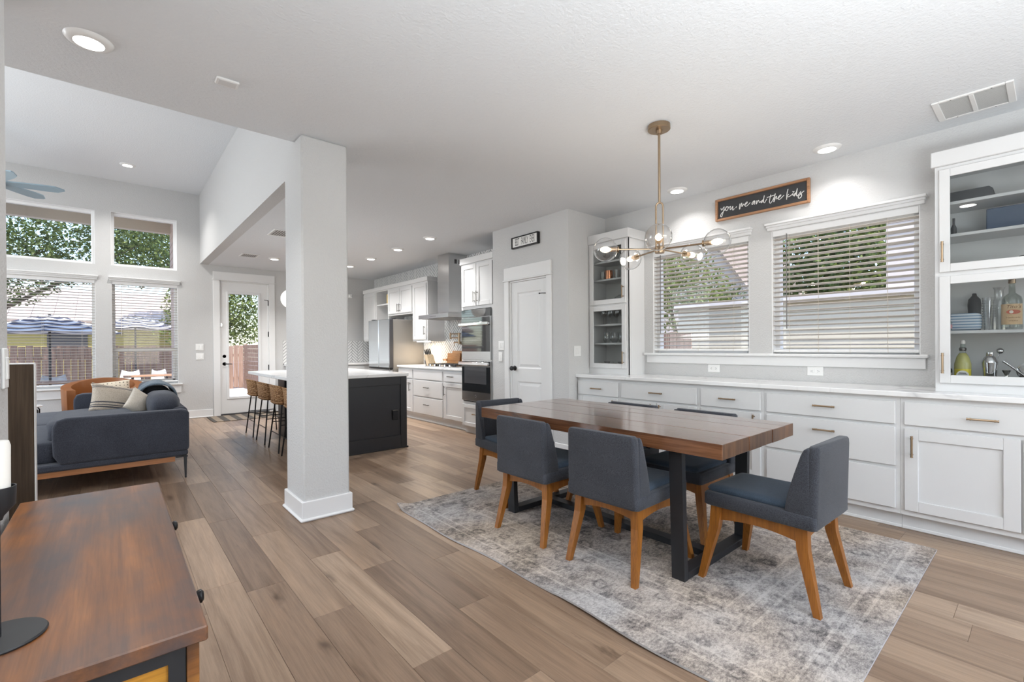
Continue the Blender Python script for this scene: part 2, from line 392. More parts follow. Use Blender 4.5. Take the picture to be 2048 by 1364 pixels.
def stripes(name, c1, c2, axis, freq, duty=.5, rough=.8):
    m, ns, ls, b = new(name); v = coords(ns, ls); sp = ns.new('ShaderNodeSeparateXYZ'); ls.new(v, sp.inputs[0])
    if axis == 'r':
        q = math_(ns, ls, 'SQRT', math_(ns, ls, 'ADD', math_(ns, ls, 'POWER', sp.outputs[0], 2), math_(ns, ls, 'POWER', sp.outputs[1], 2)))
    else: q = sp.outputs['xyz'.index(axis)]
    fr = math_(ns, ls, 'FRACT', math_(ns, ls, 'MULTIPLY', q, freq)); f = math_(ns, ls, 'LESS_THAN', fr, duty)
    ls.new(mixc(ns, ls, f, c1, c2), b.inputs['Base Color']); b.inputs['Roughness'].default_value = rough; return m
# ================================================================= SETTING
XR, YB, ZC, ZL = 4.465, 9.92, 2.743, 3.965          # dining wall, back wall, dining / kitchen ceiling, living ceiling
XL = -5.0
def wall(name, axis, t0, t1, u0, u1, z0, z1, holes=(), mat='wall'):
    m = MB(); us = sorted({u0, u1, *[h[0] for h in holes], *[h[1] for h in holes]}); zs = sorted({z0, z1, *[h[2] for h in holes], *[h[3] for h in holes]})
    for i in range(len(us)-1):
        run = None
        for j in range(len(zs)-1):
            uc, zc = (us[i]+us[i+1])/2, (zs[j]+zs[j+1])/2
            solid = not any(h[0] < uc < h[1] and h[2] < zc < h[3] for h in holes)
            if solid: run = [zs[j], zs[j+1]] if run is None else [run[0], zs[j+1]]
            if run and (not solid or j == len(zs)-2):
                if axis == 'x': m.box(t0, t1, us[i], us[i+1], run[0], run[1])
                else: m.box(us[i], us[i+1], t0, t1, run[0], run[1])
                run = None
    return m.build(name, M[mat], kind='structure')
WR = [(.631, 1.637, 1.15, 2.24), (1.83, 2.838, 1.15, 2.24)]
wall('wall_right', 'x', XR, XR+.15, -3.4, YB+.15, 0, ZC+.02, WR)
BH = [(-1.42, -.195, .63, 2.33), (-1.42, -.195, 2.583, 3.44), (0, .875, .63, 2.33), (-.005, .868, 2.583, 3.455), (1.497, 2.31, 0, 2.475)]
wall('wall_back', 'y', YB, YB+.15, XL, XR+.15, 0, ZL+.02, BH)
wall('wall_pantry', 'x', 3.816, 3.93, 3.48, 4.815, 0, ZC+.01, [(3.815, 4.482, 0, 2.05)])
wall('wall_pantry_side', 'y', 3.48, 3.60, 3.93, XR, 0, ZC+.01)
wall('wall_pantry_rear', 'y', 4.70, 4.815, 3.93, XR, 0, ZC+.01)
wall('wall_left', 'x', -.37, -.24, -3.4, 2.062, 0, ZC+.01)
wall('wall_living_left', 'x', XL-.15, XL, 3.0, YB+.15, 0, ZL+.02, [(4.8, 9.2, .6, 3.2)])
wall('wall_living_front', 'y', 3.0, 3.12, XL, -.45, 0, ZL+.02)
wall('wall_stair', 'y', 1.94, 2.062, -2.2, -.37, 0, ZC+.01)
wall('wall_front', 'y', -3.4, -3.25, -.37, XR, 0, ZC+.02, [(.3, 3.7, .6, 2.5)])
wall('wall_bulkhead', 'x', 1.2, 1.33, 3.64, YB, ZC, ZL+.02)
wall('wall_beam_face', 'y', 3.52, 3.64, XL, 1.2, ZC+.12, ZL+.02)
m = MB(); m.box(-.45, XR+.15, -3.4, 3.64, ZC, ZC+.12); m.box(XL, -.45, 1.9, 3.64, ZC, ZC+.12); m.box(1.33, XR+.15, 3.64, YB+.15, ZC, ZC+.10)
m.build('ceiling', M['ceil'], kind='structure')
m = MB(); m.box(XL-.15, 1.33, 3.5, YB+.15, ZL, ZL+.12); m.build('ceiling_living', M['ceil'], kind='structure')

# floor: a dark base with every plank of the visible part its own object
fl = MB().box(XL, XR+.15, -3.4, YB+.15, -.12, -.003).build('floor', M['subfloor'], kind='structure')
random.seed(11)
known = {0: 2.649, 1: 2.19, 2: 1.60, 4: 1.82, 5: 1.12}
def plank(x0, x1, y0, y1):
    o = MB().cbox(x0+.0004, x1-.0004, y0+.0004, y1-.0004, -.02, 0, .0009).build('plank', M['floor'])
    c = Vector(((x0+x1)/2, (y0+y1)/2, 0)); o.data.transform(Matrix.Translation(-c)); o.location = c; o.parent = fl; o.matrix_parent_inverse = Matrix()
PW, PL = .18, 1.22
for k in range(-12, 20):
    x0 = .505+k*PW; x1 = x0+PW
    if x0 > 4.02: continue
    y = known.get(k, random.uniform(0, PL)) % PL - PL*1
    ymin = 0.0 if x1 > -.3 else 2.06
    while y < YB:
        a, b = max(y, ymin), min(y+PL, YB)
        if b-a > .02 and not (x1 > 3.84 and a > 3.4 and b < 5.0): plank(x0, x1, a, b)
        y += PL
m = MB(); m.box(XL, -1.66, 2.06, YB, -.02, -.001); m.box(-.25, XR, -3.25, 0, -.02, -.001)
m.build('rear_boards', M['floor'], fl)

# column with baseboard
m = MB().cbox(1.021, 1.351, 3.458, 3.872, 0, ZC, .012); m.build('column', M['wall'], kind='structure')
def skirt(name, boxes):
    r = struct(name)
    b, q = MB(), MB()
    for x0, x1, y0, y1, dx, dy in boxes:
        b.cbox(x0, x1, y0, y1, 0, .14, .004)
        q.cbox(min(x0, x0+dx), max(x1, x1+dx), min(y0, y0+dy), max(y1, y1+dy), 0, .02, .006)
    b.build('board', M['trim'], r); q.build('shoe_moulding', M['trim'], r); return r
r = struct('baseboard_column')
MB().cbox(1.005, 1.367, 3.442, 3.888, 0, .14, .004).build('board', M['trim'], r)
MB().cbox(.992, 1.380, 3.429, 3.901, 0, .022, .008).build('shoe_moulding', M['trim'], r)
skirt('baseboard_back', [(XL, 1.383, YB-.016, YB, 0, -.012), (2.425, 2.6, YB-.016, YB, 0, -.012)])
skirt('baseboard_pantry', [(3.80, 3.816, 3.48, 3.73, -.012, 0), (3.80, 3.816, 4.57, 4.80, -.012, 0)])
skirt('baseboard_left', [(-.24, -.224, -3.2, 2.062, .012, 0)])

# windows ---------------------------------------------------------------
def window(name, axis, hole, face, out, rail=None, header=None, sill=None, mull=False):
    """axis 'x': wall plane at constant x, opening in y; 'y': plane constant y, opening in x. out = direction to outside."""
    u0, u1, z0, z1 = hole; r = struct(name)
    def B(m, a0, a1, b0, b1, c0, c1, bev=.003):   # a along opening, b depth measured outward from wall face
        d0, d1 = sorted((face+out*b0, face+out*b1))
        if axis == 'x': m.cbox(d0, d1, a0, a1, c0, c1, bev)
        else: m.cbox(a0, a1, d0, d1, c0, c1, bev)
    fr = MB(); w = .045
    B(fr, u0, u0+w, .07, .14, z0, z1); B(fr, u1-w, u1, .07, .14, z0, z1); B(fr, u0+w, u1-w, .07, .14, z0, z0+w); B(fr, u0+w, u1-w, .07, .14, z1-w, z1)
    fo = fr.build('frame', M['vinyl'], r)
    q = MB(); B(q, u0, u0+.006, .002, .07, z0, z1, .001); B(q, u1-.006, u1, .002, .07, z0, z1, .001); B(q, u0+.006, u1-.006, .002, .07, z1-.006, z1, .001); q.build('jamb_liner', M['vinyl'], r)
    g = MB(); B(g, u0+w, u1-w, .108, .112, z0+w, z1-w, .0005); g.build('pane', M['pane'], r)
    if rail:
        q = MB(); B(q, u0+w*.6, u1-w*.6, .06, .13, rail-.03, rail+.03); q.build('meeting_rail', M['vinyl'], r)
        q = MB(); B(q, u0+w, u0+w+.03, .06, .13, z0+w, rail-.03); B(q, u1-w-.03, u1-w, .06, .13, z0+w, rail-.03); B(q, u0+w, u1-w, .06, .13, z0+w, z0+w+.04); q.build('lower_sash', M['vinyl'], r)
    if header:
        h0, h1, hz0, hz1 = header; q = MB()
        B(q, h0+.012, h1-.012, -.028, 0, hz0, hz0+.028); B(q, h0+.006, h1-.006, -.040, 0, hz0+.026, hz1-.018); B(q, h0, h1, -.058, 0, hz1-.02, hz1); q.build('header', M['trim'], r)
    if sill:
        s0, s1, sz, az = sill; q = MB(); B(q, s0, s1, -.05, .07, sz-.026, sz, .006); q.build('sill', M['trim'], r)
        q = MB(); B(q, s0+.018, s1-.018, -.018, 0, az, sz-.026); q.build('apron', M['trim'], r)
    return r
window('window_1', 'x', WR[1], XR, 1, header=(1.795, 2.872, 2.242, 2.306))
window('window_2', 'x', WR[0], XR, 1, header=(.59, 1.677, 2.242, 2.306))
r = struct('trim_1'); MB().cbox(XR-.055, XR+.07, .583, 2.925, 1.128, 1.152, .006).build('stool_board', M['trim'], r)
MB().cbox(XR-.02, XR, .60, 2.905, 1.046, 1.128, .004).build('apron_board', M['trim'], r)
window('window_3', 'y', BH[0], YB, 1, header=(-1.46, -.158, 2.335, 2.405), sill=(-1.48, -.14, .632, .47))
window('window_4', 'y', BH[2], YB, 1, rail=1.215, header=(-.037, .910, 2.335, 2.405), sill=(-.05, .93, .632, .47))
window('window_5', 'y', BH[1], YB, 1); window('window_6', 'y', BH[3], YB, 1)
window('fill_window_1', 'y', (.3, 3.7, .6, 2.5), -3.25, -1, rail=None)  # unseen window invented to carry the front fill light
window('fill_window_2', 'x', (4.8, 9.2, .6, 3.2), XL, -1)  # unseen window invented for the living room fill light

def blind(label, axis, hole, face, out, pitch, tilt, wand, zbot, cords):
    u0, u1, z0, z1 = hole[0]+.008, hole[1]-.008, hole[2], hole[3]
    c = (face+out*.035) if axis == 'x' else (face+out*.035)
    loc = (c, (u0+u1)/2, z0) if axis == 'x' else ((u0+u1)/2, c, z0)
    t = thing('window_blind', label, 'blind', loc, group='white slatted window blinds')
    def P(u, d, z): return (c+out*d, u, z) if axis == 'x' else (u, c+out*d, z)
    def bx(m, a0, a1, d0, d1, c0, c1, bev):
        if axis == 'x': x0, x1 = sorted((c+out*d0, c+out*d1)); m.cbox(x0, x1, a0, a1, c0, c1, bev)
        else: x0, x1 = sorted((c+out*d0, c+out*d1)); m.cbox(a0, a1, x0, x1, c0, c1, bev)
    m = MB(); bx(m, u0, u1, -.03, .03, z1-.05, z1-.002, .003); m.build('headrail', M['vinyl'], t)
    m = MB(); bx(m, u0, u1, -.024, .024, zbot, zbot+.022, .004); m.build('bottom_rail', M['vinyl'], t)
    z = z1-.075; base = None; og = ORG[t.name]
    while z > zbot+.035:
        if base is None:
            m = MB(); hw = .025; dz = hw*math.sin(tilt); dd = hw*math.cos(tilt); th = .0016
            m.hexa([P(u0, -dd, z+dz-th), P(u1, -dd, z+dz-th), P(u1, dd, z-dz-th), P(u0, dd, z-dz-th)], [P(u0, -dd, z+dz+th), P(u1, -dd, z+dz+th), P(u1, dd, z-dz+th), P(u0, dd, z-dz+th)])
            base = m.build('slat', M['slat'], t); zb = z
        else:
            o = base.copy(); COL.objects.link(o); o.location = (0, 0, z-zb)
        z -= pitch
    for u in cords:
        m = MB(); m.cyl(P(u, -.026, zbot), P(u, -.026, z1-.05), .0011, n=5); m.cyl(P(u+.012, .026, zbot), P(u+.012, .026, z1-.05), .0011, n=5); m.build('ladder_cord', M['cream'], t)
    if wand:
        m = MB(); m.cyl(P(wand[0], -.04, wand[1]), P(wand[0], -.036, z1-.04), .004, n=6); m.build('tilt_wand', M[wand[2]], t)
    return t
TL = math.radians(11)
blind('white slatted blind on the dining window beside the narrow glass cabinet', 'x', WR[1], XR, 1, .0425, TL, (2.745, 1.36, 'nickel'), 1.175, (1.98, 2.33, 2.68))
blind('white slatted blind on the dining window beneath the dark script sign, beside the bottle cabinet', 'x', WR[0], XR, 1, .0425, TL, (1.515, 1.37, 'nickel'), 1.165, (.82, 1.06, 1.28, 1.50))
blind('lowered white blind on the wide living room window behind the brown leather armchair', 'y', BH[0], YB, 1, .044, TL*.6, None, .665, (-1.25, -.80, -.36))
blind('lowered white blind on the sash living room window next to the patio door', 'y', BH[2], YB, 1, .044, TL*.6, (.12, 1.45, 'slat'), .665, (.20, .68))

# doors -----------------------------------------------------------------
def casing(r, axis, u0, u1, ztop, face, out, w, hz):
    def B(m, a0, a1, b0, b1, c0, c1, bev=.003):
        d0, d1 = sorted((face+out*b0, face+out*b1))
        if axis == 'x': m.cbox(d0, d1, a0, a1, c0, c1, bev)
        else: m.cbox(a0, a1, d0, d1, c0, c1, bev)
    for a in (u0-w, u1):
        m = MB(); B(m, a, a+w, -.02, .0, 0, ztop); m.build('jamb_casing', M['trim'], r)
    m = MB(); B(m, u0-w-.012, u1+w+.012, -.034, 0, ztop, ztop+.018); B(m, u0-w, u1+w, -.024, 0, ztop+.018, hz); m.build('head_casing', M['trim'], r)
    m = MB(); B(m, u0, u0+.018, 0, .11, 0, ztop); B(m, u1-.018, u1, 0, .11, 0, ztop); B(m, u0, u1, 0, .11, ztop-.018, ztop); m.build('door_frame', M['trim'], r)
r = struct('door_1'); casing(r, 'y', 1.497, 2.31, 2.475, YB, 1, .105, 2.632)
m = MB(); y0, y1 = YB+.012, YB+.056
for b in ((1.517, 1.634, .03, 2.455), (2.138, 2.292, .03, 2.455), (1.634, 2.138, .03, .33), (1.634, 2.138, 2.245, 2.455)): m.box(b[0], b[1], y0, y1, b[2], b[3])
dp = m.build('door_panel', M['trim'], r)
m = MB()
for b in ((1.60, 1.64, .29, 2.285), (2.13, 2.172, .29, 2.285), (1.64, 2.13, .29, .335), (1.64, 2.13, 2.24, 2.285)): m.cbox(b[0], b[1], y0-.012, y1+.01, b[2], b[3], .006)
m.build('glazing_bead', M['trim'], r)
MB().box(1.634, 2.138, YB+.03, YB+.036, .33, 2.245).build('pane', M['pane'], r)
m = MB(); m.lathe([(0, 0), (.030, 0), (.032, .008), (.024, .016), (0, .017)], (1.565, YB+.012, 1.085), 16, axis='y'); m.build('deadbolt', M['blackm'], r, 40)
m = MB(); m.lathe([(0, 0), (.032, 0), (.034, .008), (.014, .02), (.012, .05), (0, .052)], (1.565, YB+.012, .945), 16, axis='y'); m.tube([(1.565, YB-.034, .945), (1.60, YB-.036, .945), (1.68, YB-.034, .943)], [.011, .009, .007], 8); m.build('lever_handle', M['blackm'], r, 40)
for z in (2.10, 1.50, .86):
    MB().cyl((2.30, YB-.004, z-.05), (2.30, YB-.004, z+.05), .008, n=8).build('hinge', M['blackm'], r)
m = MB(); m.tube([(2.30, YB-.006, 2.155), (2.24, YB-.03, 2.155), (2.225, YB-.03, 2.155)], .005, 6); m.build('hinge_stop', M['blackm'], r)
m = MB().cbox(1.505, 1.53, YB-.03, YB, 1.63, 1.69, .004); m.build('latch_guard', M['chrome'], r)
MB().cbox(1.50, 2.31, YB-.01, YB+.12, 0, .028, .004).build('threshold', M['darkgrey'], r)

r = struct('door_2'); casing(r, 'x', 3.815, 4.482, 2.05, 3.816, 1, .085, 2.222)
m = MB(); x0, x1 = 3.835, 3.872
for b in ((3.835, 3.935, .012, 2.03), (4.36, 4.462, .012, 2.03), (3.935, 4.36, .012, .20), (3.935, 4.36, .80, .96), (3.935, 4.36, 1.90, 2.03)): m.box(x0, x1, b[0], b[1], b[2], b[3])
m.box(x0+.014, x1-.006, 3.93, 4.365, .19, 1.91); m.build('door_panel', M['trim'], r)
for z0, z1 in ((.20, .80), (.96, 1.90)):
    m = MB(); a0, a1 = 3.935, 4.36; k = .035
    m.add([(x0+.004, a0, z0), (x0+.004, a1, z0), (x0+.004, a1, z1), (x0+.004, a0, z1), (x0+.016, a0+k*.5, z0+k*.5), (x0+.016, a1-k*.5, z0+k*.5), (x0+.016, a1-k*.5, z1-k*.5), (x0+.016, a0+k*.5, z1-k*.5),
           (x0+.004, a0+k*1.5, z0+k*1.5), (x0+.004, a1-k*1.5, z0+k*1.5), (x0+.004, a1-k*1.5, z1-k*1.5), (x0+.004, a0+k*1.5, z1-k*1.5)],
          [(0, 1, 5, 4), (1, 2, 6, 5), (2, 3, 7, 6), (3, 0, 4, 7), (4, 5, 9, 8), (5, 6, 10, 9), (6, 7, 11, 10), (7, 4, 8, 11), (8, 9, 10, 11)])
    m.build('raised_panel', M['trim'], r)
m = MB(); m.lathe([(0, 0), (.03, 0), (.032, -.008), (.012, -.02), (.011, -.035), (.026, -.045), (.030, -.058), (.022, -.072), (0, -.076)], (3.835, 4.405, .96), 16, axis='x'); m.build('door_knob', M['blackm'], r, 40)
for z in (1.80, 1.17, .25):
    MB().cyl((3.828, 3.832, z-.045), (3.828, 3.832, z+.045), .008, n=8).build('hinge', M['blackm'], r)
m = MB(); m.tube([(3.825, 3.835, 1.85), (3.79, 3.87, 1.85), (3.785, 3.905, 1.85)], .005, 6); m.cyl((3.785, 3.905, 1.85), (3.785, 3.912, 1.85), .009, n=8); m.build('hinge_stop', M['blackm'], r)

# switches and outlets ---------------------------------------------------
def plate(name, label, cat, axis, face, u, z, w, h, kind, flip=1, horiz=False, group=None):
    """wall plate on plane axis=face; flip = direction it sticks out."""
    loc = (face, u, z) if axis == 'x' else (u, face, z)
    t = thing(name, label, cat, loc, group=group)
    def B(m, a0, a1, d0, d1, c0, c1, bev=.002):
        d0, d1 = sorted((face+flip*d0, face+flip*d1))
        if axis == 'x': m.cbox(d0, d1, a0, a1, c0, c1, bev)
        else: m.cbox(a0, a1, d0, d1, c0, c1, bev)
    m = MB(); B(m, u-w/2, u+w/2, .0003, .007, z-h/2, z+h/2, .003); m.build('cover_plate', M['plastic'], t)
    if kind == 'outlet':
        for s in (-1, 1):
            if horiz:
                m = MB(); B(m, u+s*.02-.015, u+s*.02+.015, .006, .009, z-.017, z+.017); m.build('receptacle', M['plastic'], t)
                m = MB()
                for dz in (-.006, .006): B(m, u+s*.02-.005, u+s*.02+.005, .0085, .0096, z+dz-.001, z+dz+.001, .0003)
                B(m, u+s*.02+s*.009-.002, u+s*.02+s*.009+.002, .0085, .0096, z-.002, z+.002, .0003); m.build('slot', M['darkgrey'], t)
    else:
        n = kind
        for i in range(n):
            a = u+(i-(n-1)/2)*.046
            m = MB(); B(m, a-.016, a+.016, .006, .011, z-.033, z+.033, .003); m.build('rocker', M['plastic'], t)
    return t
plate('light_switch', 'white double light switch above another plate, beside the pantry door', 'switch', 'x', 3.816, 4.645, 1.245, .116, .118, 2, -1)
plate('light_switch', 'white single light switch below the double one, beside the pantry door', 'switch', 'x', 3.816, 4.665, 1.098, .075, .118, 1, -1)
plate('light_switch', 'white double light switch beside the narrow glass-door cabinet', 'switch', 'y', 3.48, 3.955, 1.175, .116, .118, 2, -1)
plate('light_switch', 'upper of two white switch plates beside the patio door', 'switch', 'y', YB, 1.185, 1.255, .118, .118, 2, -1)
plate('light_switch', 'lower of two white switch plates beside the patio door', 'switch', 'y', YB, 1.188, 1.09, .118, .118, 2, -1)
plate('light_switch', 'white rocker switch on the wall edge above the candle', 'switch', 'x', -.24, 1.985, 1.175, .075, .118, 1, 1)
plate('wall_outlet', 'white outlet under the window sill, close to the narrow glass cabinet', 'outlet', 'x', XR, 2.165, 1.004, .118, .076, 'outlet', -1, True)
plate('wall_outlet', 'white outlet under the sill of the window nearer the bottle cabinet', 'outlet', 'x', XR, 1.30, 1.008, .118, .076, 'outlet', -1, True)

# ceiling fittings ---------------------------------------------------------
def downlight(x, y, z, label, power, r=.095, group='recessed ceiling lights'):
    t = thing('recessed_light', label, 'ceiling light', (x, y, z), group=group)
    MB().lathe([(r*.62, -.018), (r*.70, -.020), (r*.93, -.010), (r, -.001), (r*.97, .001)], (x, y, z), 28).build('trim_ring', M['plastic'], t, 60)
    MB().lathe([(0, -.017), (r*.55, -.0175), (r*.64, -.0165), (r*.66, -.006)], (x, y, z), 28).build('lens', M['lens'], t, 60)
    light('downlight_lamp', 'AREA', (x, y, z-.024), power, (1, .975, .95), r*1.3, to=(0, 0, -1), parent=t, spread=125)
downlight(-.075, 3.075, ZC, 'large round recessed light on the ceiling above the wall edge with the switch', LAMP_W)
downlight(4.185, 1.134, ZC, 'round recessed light in the ceiling above the window nearer the bottle cabinet', 2.2)
downlight(4.18, 2.385, ZC, 'round recessed light in the ceiling beside the chandelier rod', 2.5)
for y, s in ((5.619, 'first from the oven tower, nearest the sign over the pantry door'), (6.571, 'second of the kitchen row, level with the range hood'), (7.553, 'third of the kitchen row, over the fridge side'), (8.476, 'last of the kitchen row, beside the column edge')):
    downlight(3.345, y, ZC, 'round recessed kitchen light, '+s, LAMP_W*.9)
downlight(2.091, 8.568, ZC, 'round recessed light beside the ceiling vent in front of the patio door', LAMP_W*1.3)
downlight(.194, 8.948, ZL, 'round recessed light in the high living room ceiling', LIVING_W)
# added unseen lamps without fittings, lighting dining, kitchen and living room
for x, y, z, w in ((1.2, .6, ZC, 6), (1.3, -1.8, ZC, 6), (2.0, 6.6, ZC, LAMP_W), (-2.6, 8.9, ZL, LIVING_W), (-2.6, 5.4, ZL, LIVING_W)):
    light('downlight_lamp', 'AREA', (x, y, z-.024), w, (1, .975, .95), .13, to=(0, 0, -1))
def grille(label, x0, x1, y0, y1, along, two=False, n=9):
    t = thing('ceiling_vent', label, 'vent', ((x0+x1)/2, (y0+y1)/2, ZC)); z0, z1 = ZC-.012, ZC-.0005
    m = MB(); w = .022
    if two:
        e = .035; mid = (y0+y1)/2
        for b in ((x0, x1, y0, y0+e), (x0, x1, y1-e, y1), (x0, x0+w, y0+e, y1-e), (x1-w, x1, y0+e, y1-e), (x0+w, x1-w, mid-.012, mid+.012)): m.cbox(*b, z0, z1, .003)
        m.build('frame', M['plastic'], t)
        MB().box(x0+w, x1-w, y0+e, y1-e, ZC-.003, z1).build('backing', M['cabin'], t)
        k = 0; x = x0+w+.006
        while x < x1-w-.006:
            for a, b in ((y0+e, mid-.012), (mid+.012, y1-e)):
                m = MB(); m.hexa([(x, a, ZC-.011), (x+.002, a, ZC-.011), (x+.002, b, ZC-.011), (x, b, ZC-.011)], [(x+.008, a, ZC-.004), (x+.010, a, ZC-.004), (x+.010, b, ZC-.004), (x+.008, b, ZC-.004)]); m.build('louvre', M['plastic'], t)
            x += .012
        m = MB()
        for yy in (y0+.09, y1-.09):
            for xx in (x0+w/2, x1-w/2): m.cyl((xx, yy, z0-.0012), (xx, yy, z0+.001), .004, n=8)
        m.build('screw', M['nickel'], t)
    else:
        for b in ((x0, x1, y0, y0+w), (x0, x1, y1-w, y1), (x0, x0+w, y0+w, y1-w), (x1-w, x1, y0+w, y1-w)): m.cbox(*b, z0, z1, .003)
        m.build('frame', M['plastic'], t)
        MB().box(x0+w, x1-w, y0+w, y1-w, ZC-.002, z1).build('backing', M['steelside'], t)
        for i in range(n):
            x = x0+w+(x1-x0-2*w)*(i+.5)/n
            MB().hexa([(x-.009, y0+w, ZC-.010), (x-.007, y0+w, ZC-.011), (x-.007, y1-w, ZC-.011), (x-.009, y1-w, ZC-.010)], [(x+.005, y0+w, ZC-.003), (x+.007, y0+w, ZC-.003), (x+.007, y1-w, ZC-.003), (x+.005, y1-w, ZC-.003)]).build('louvre', M['plastic'], t)
grille('white two-panel return air grille on the ceiling above the bottle cabinet', 3.92, 4.265, .145, .502, 'y', True)
grille('white louvred ceiling vent nearer the column in the kitchen', 1.57, 1.85, 6.42, 6.80, 'x', n=8)
grille('white louvred ceiling vent in front of the patio door', 1.575, 1.83, 8.36, 8.66, 'x', n=8)
t = thing('ceiling_detector', 'small white rectangular plate on the ceiling beyond the large recessed light', 'detector', (.506, 3.053, ZC))
MB().cbox(.45, .562, 3.014, 3.092, ZC-.014, ZC-.0005, .004).build('cover', M['plastic'], t); MB().cbox(.462, .55, 3.024, 3.082, ZC-.0155, ZC-.013, .001).build('inner_plate', M['cab'], t)
t = thing('motion_sensor', 'small white motion sensor high on the kitchen wall beside the fridge cabinets', 'sensor', (3.92, YB, 2.34))
m = MB(); m.cbox(3.87, 3.95, YB-.05, YB-.001, 2.30, 2.385, .012); m.build('housing', M['plastic'], t); MB().sup((3.91, YB-.055, 2.335), (.025, .012, .022), .6, .6, 12, 6).build('sensor_lens', M['cabin'], t, 60)
# ================================================================= DINING ROOM
def pull(x, y, z, vert, parent, L=.13, mat='brass', face=-1, axis='x'):
    """bar pull standing off a face at x (axis 'x', facing -x) or y."""
    m = MB(); off = .030; r = .0062; h = L/2
    def P(d, a, b): return (x+face*d, y+(0 if vert else a), z+(a if vert else 0)) if axis == 'x' else (x+(0 if vert else a), y+face*d, z+(a if vert else 0))
    m.cyl(P(off, -h, 0), P(off, h, 0), r, n=8)
    for s in (-1, 1):
        m.cyl(P(off, s*h*.985, 0), P(off, s*h*1.06, 0), r*1.25, n=8); m.cyl(P(off, s*h*.76, 0), P(off, s*h*.84, 0), r*1.3, n=8)
        m.cyl(P(0, s*h*.80, 0), P(off, s*h*.80, 0), r*.8, n=8)
    return m.build('handle', M[mat], parent, 40)
def slab_front(name, x, y0, y1, z0, z1, parent, t=.019):
    return MB().cbox(x-t, x, y0, y1, z0, z1, .003).build(name, M['cab'], parent)
def shaker(name, x, y0, y1, z0, z1, parent, t=.019, w=.06, glass=False):
    m = MB()
    for b in ((y0, y0+w, z0, z1), (y1-w, y1, z0, z1), (y0+w, y1-w, z0, z0+w), (y0+w, y1-w, z1-w, z1)): m.cbox(x-t, x, b[0], b[1], b[2], b[3], .0025)
    if not glass: m.box(x-t*.35, x, y0+w*.9, y1-w*.9, z0+w*.9, z1-w*.9)
    o = m.build(name, M['cab'], parent)
    if glass: MB().box(x-t*.6, x-t*.42, y0+w-.004, y1-w+.004, z0+w-.004, z1-w+.004).build('glass_panel', M['doorglass'], o)
    return o
FX = 3.958; CTZ = .918                     # base cabinet carcass face (drawer fronts stand proud of it)
def base_unit(y0, y1, label, fronts):
    t = thing('base_cabinet', label, 'cabinet', (4.2, (y0+y1)/2, 0), group='built-in cabinets under the dining windows')
    m = MB(); m.box(FX, XR-.002, y0+.0005, y1-.0005, .105, CTZ-.034); m.build('carcass', M['cab'], t)
    MB().box(4.008, XR-.002, y0+.0005, y1-.0005, 0, .105).build('toe_kick', M['cab'], t)
    MB().cbox(4.000, 4.008, y0+.0005, y1-.0005, 0, .022, .003).build('shoe_moulding', M['trim'], t)
    for kind, a, b, z0, z1, hs in fronts:
        f = slab_front('drawer', FX, a, b, z0, z1, t) if kind == 'drawer' else shaker('door', FX, a, b, z0, z1, t, w=.07)
        for (hy, hz, v) in hs: pull(FX-.019, hy, hz, v, f)
    return t
Z3 = ((.700, .850), (.423, .680), (.140, .402))
def drawers(a, b, hx=None):
    hx = (a+b)/2 if hx is None else hx
    return [('drawer', a, b, z0, z1, [(hx, z0+(z1-z0)*(.55 if i == 0 else .72), False)]) for i, (z0, z1) in enumerate(Z3)]
base_unit(2.897, 3.478, 'white base cabinet in the corner, drawer unit farthest along under the narrow glass cabinet', [('drawer', 2.922, 3.46, .70, .85, [(3.19, .775, False)]), ('door', 2.922, 3.46, .14, .68, [(2.97, .6, True)])])
base_unit(2.052, 2.897, 'wide white base cabinet under the window beside the narrow glass cabinet', [('drawer', 2.072, 2.877, .70, .85, [(2.47, .777, False)]), ('door', 2.072, 2.470, .14, .68, [(2.43, .6, True)]), ('door', 2.480, 2.877, .14, .68, [(2.52, .6, True)])])
base_unit(1.511, 2.052, 'narrow white base cabinet between the two dining windows', [('drawer', 1.533, 2.032, .70, .85, [(1.79, .778, False)]), ('door', 1.533, 2.032, .14, .68, [(1.58, .6, True)])])
base_unit(.662, 1.511, 'white three-drawer base cabinet behind the chair at the table end', drawers(.686, 1.490, 1.09))
base_unit(-.42, .662, 'white base cabinet with one drawer over a shaker door, under the bottle cabinet', [('drawer', -.40, .640, .70, .85, [(.275, .775, False)]), ('door', .123, .640, .140, .675, [(.598, .565, True)]), ('door', -.40, .113, .140, .675, [(-.36, .565, True)])])
base_unit(-1.4, -.42, 'white base cabinet beyond the edge of the photograph', [('drawer', -1.38, -.44, .70, .85, [(-.9, .775, False)])])
t = tag(MB().cbox(3.918, XR-.001, -1.4, 3.479, CTZ-.034, CTZ, .004).build('countertop', M['quartz'], loc=(4.2, 1, CTZ-.034)), 'long white veined quartz countertop below the dining windows', 'countertop')

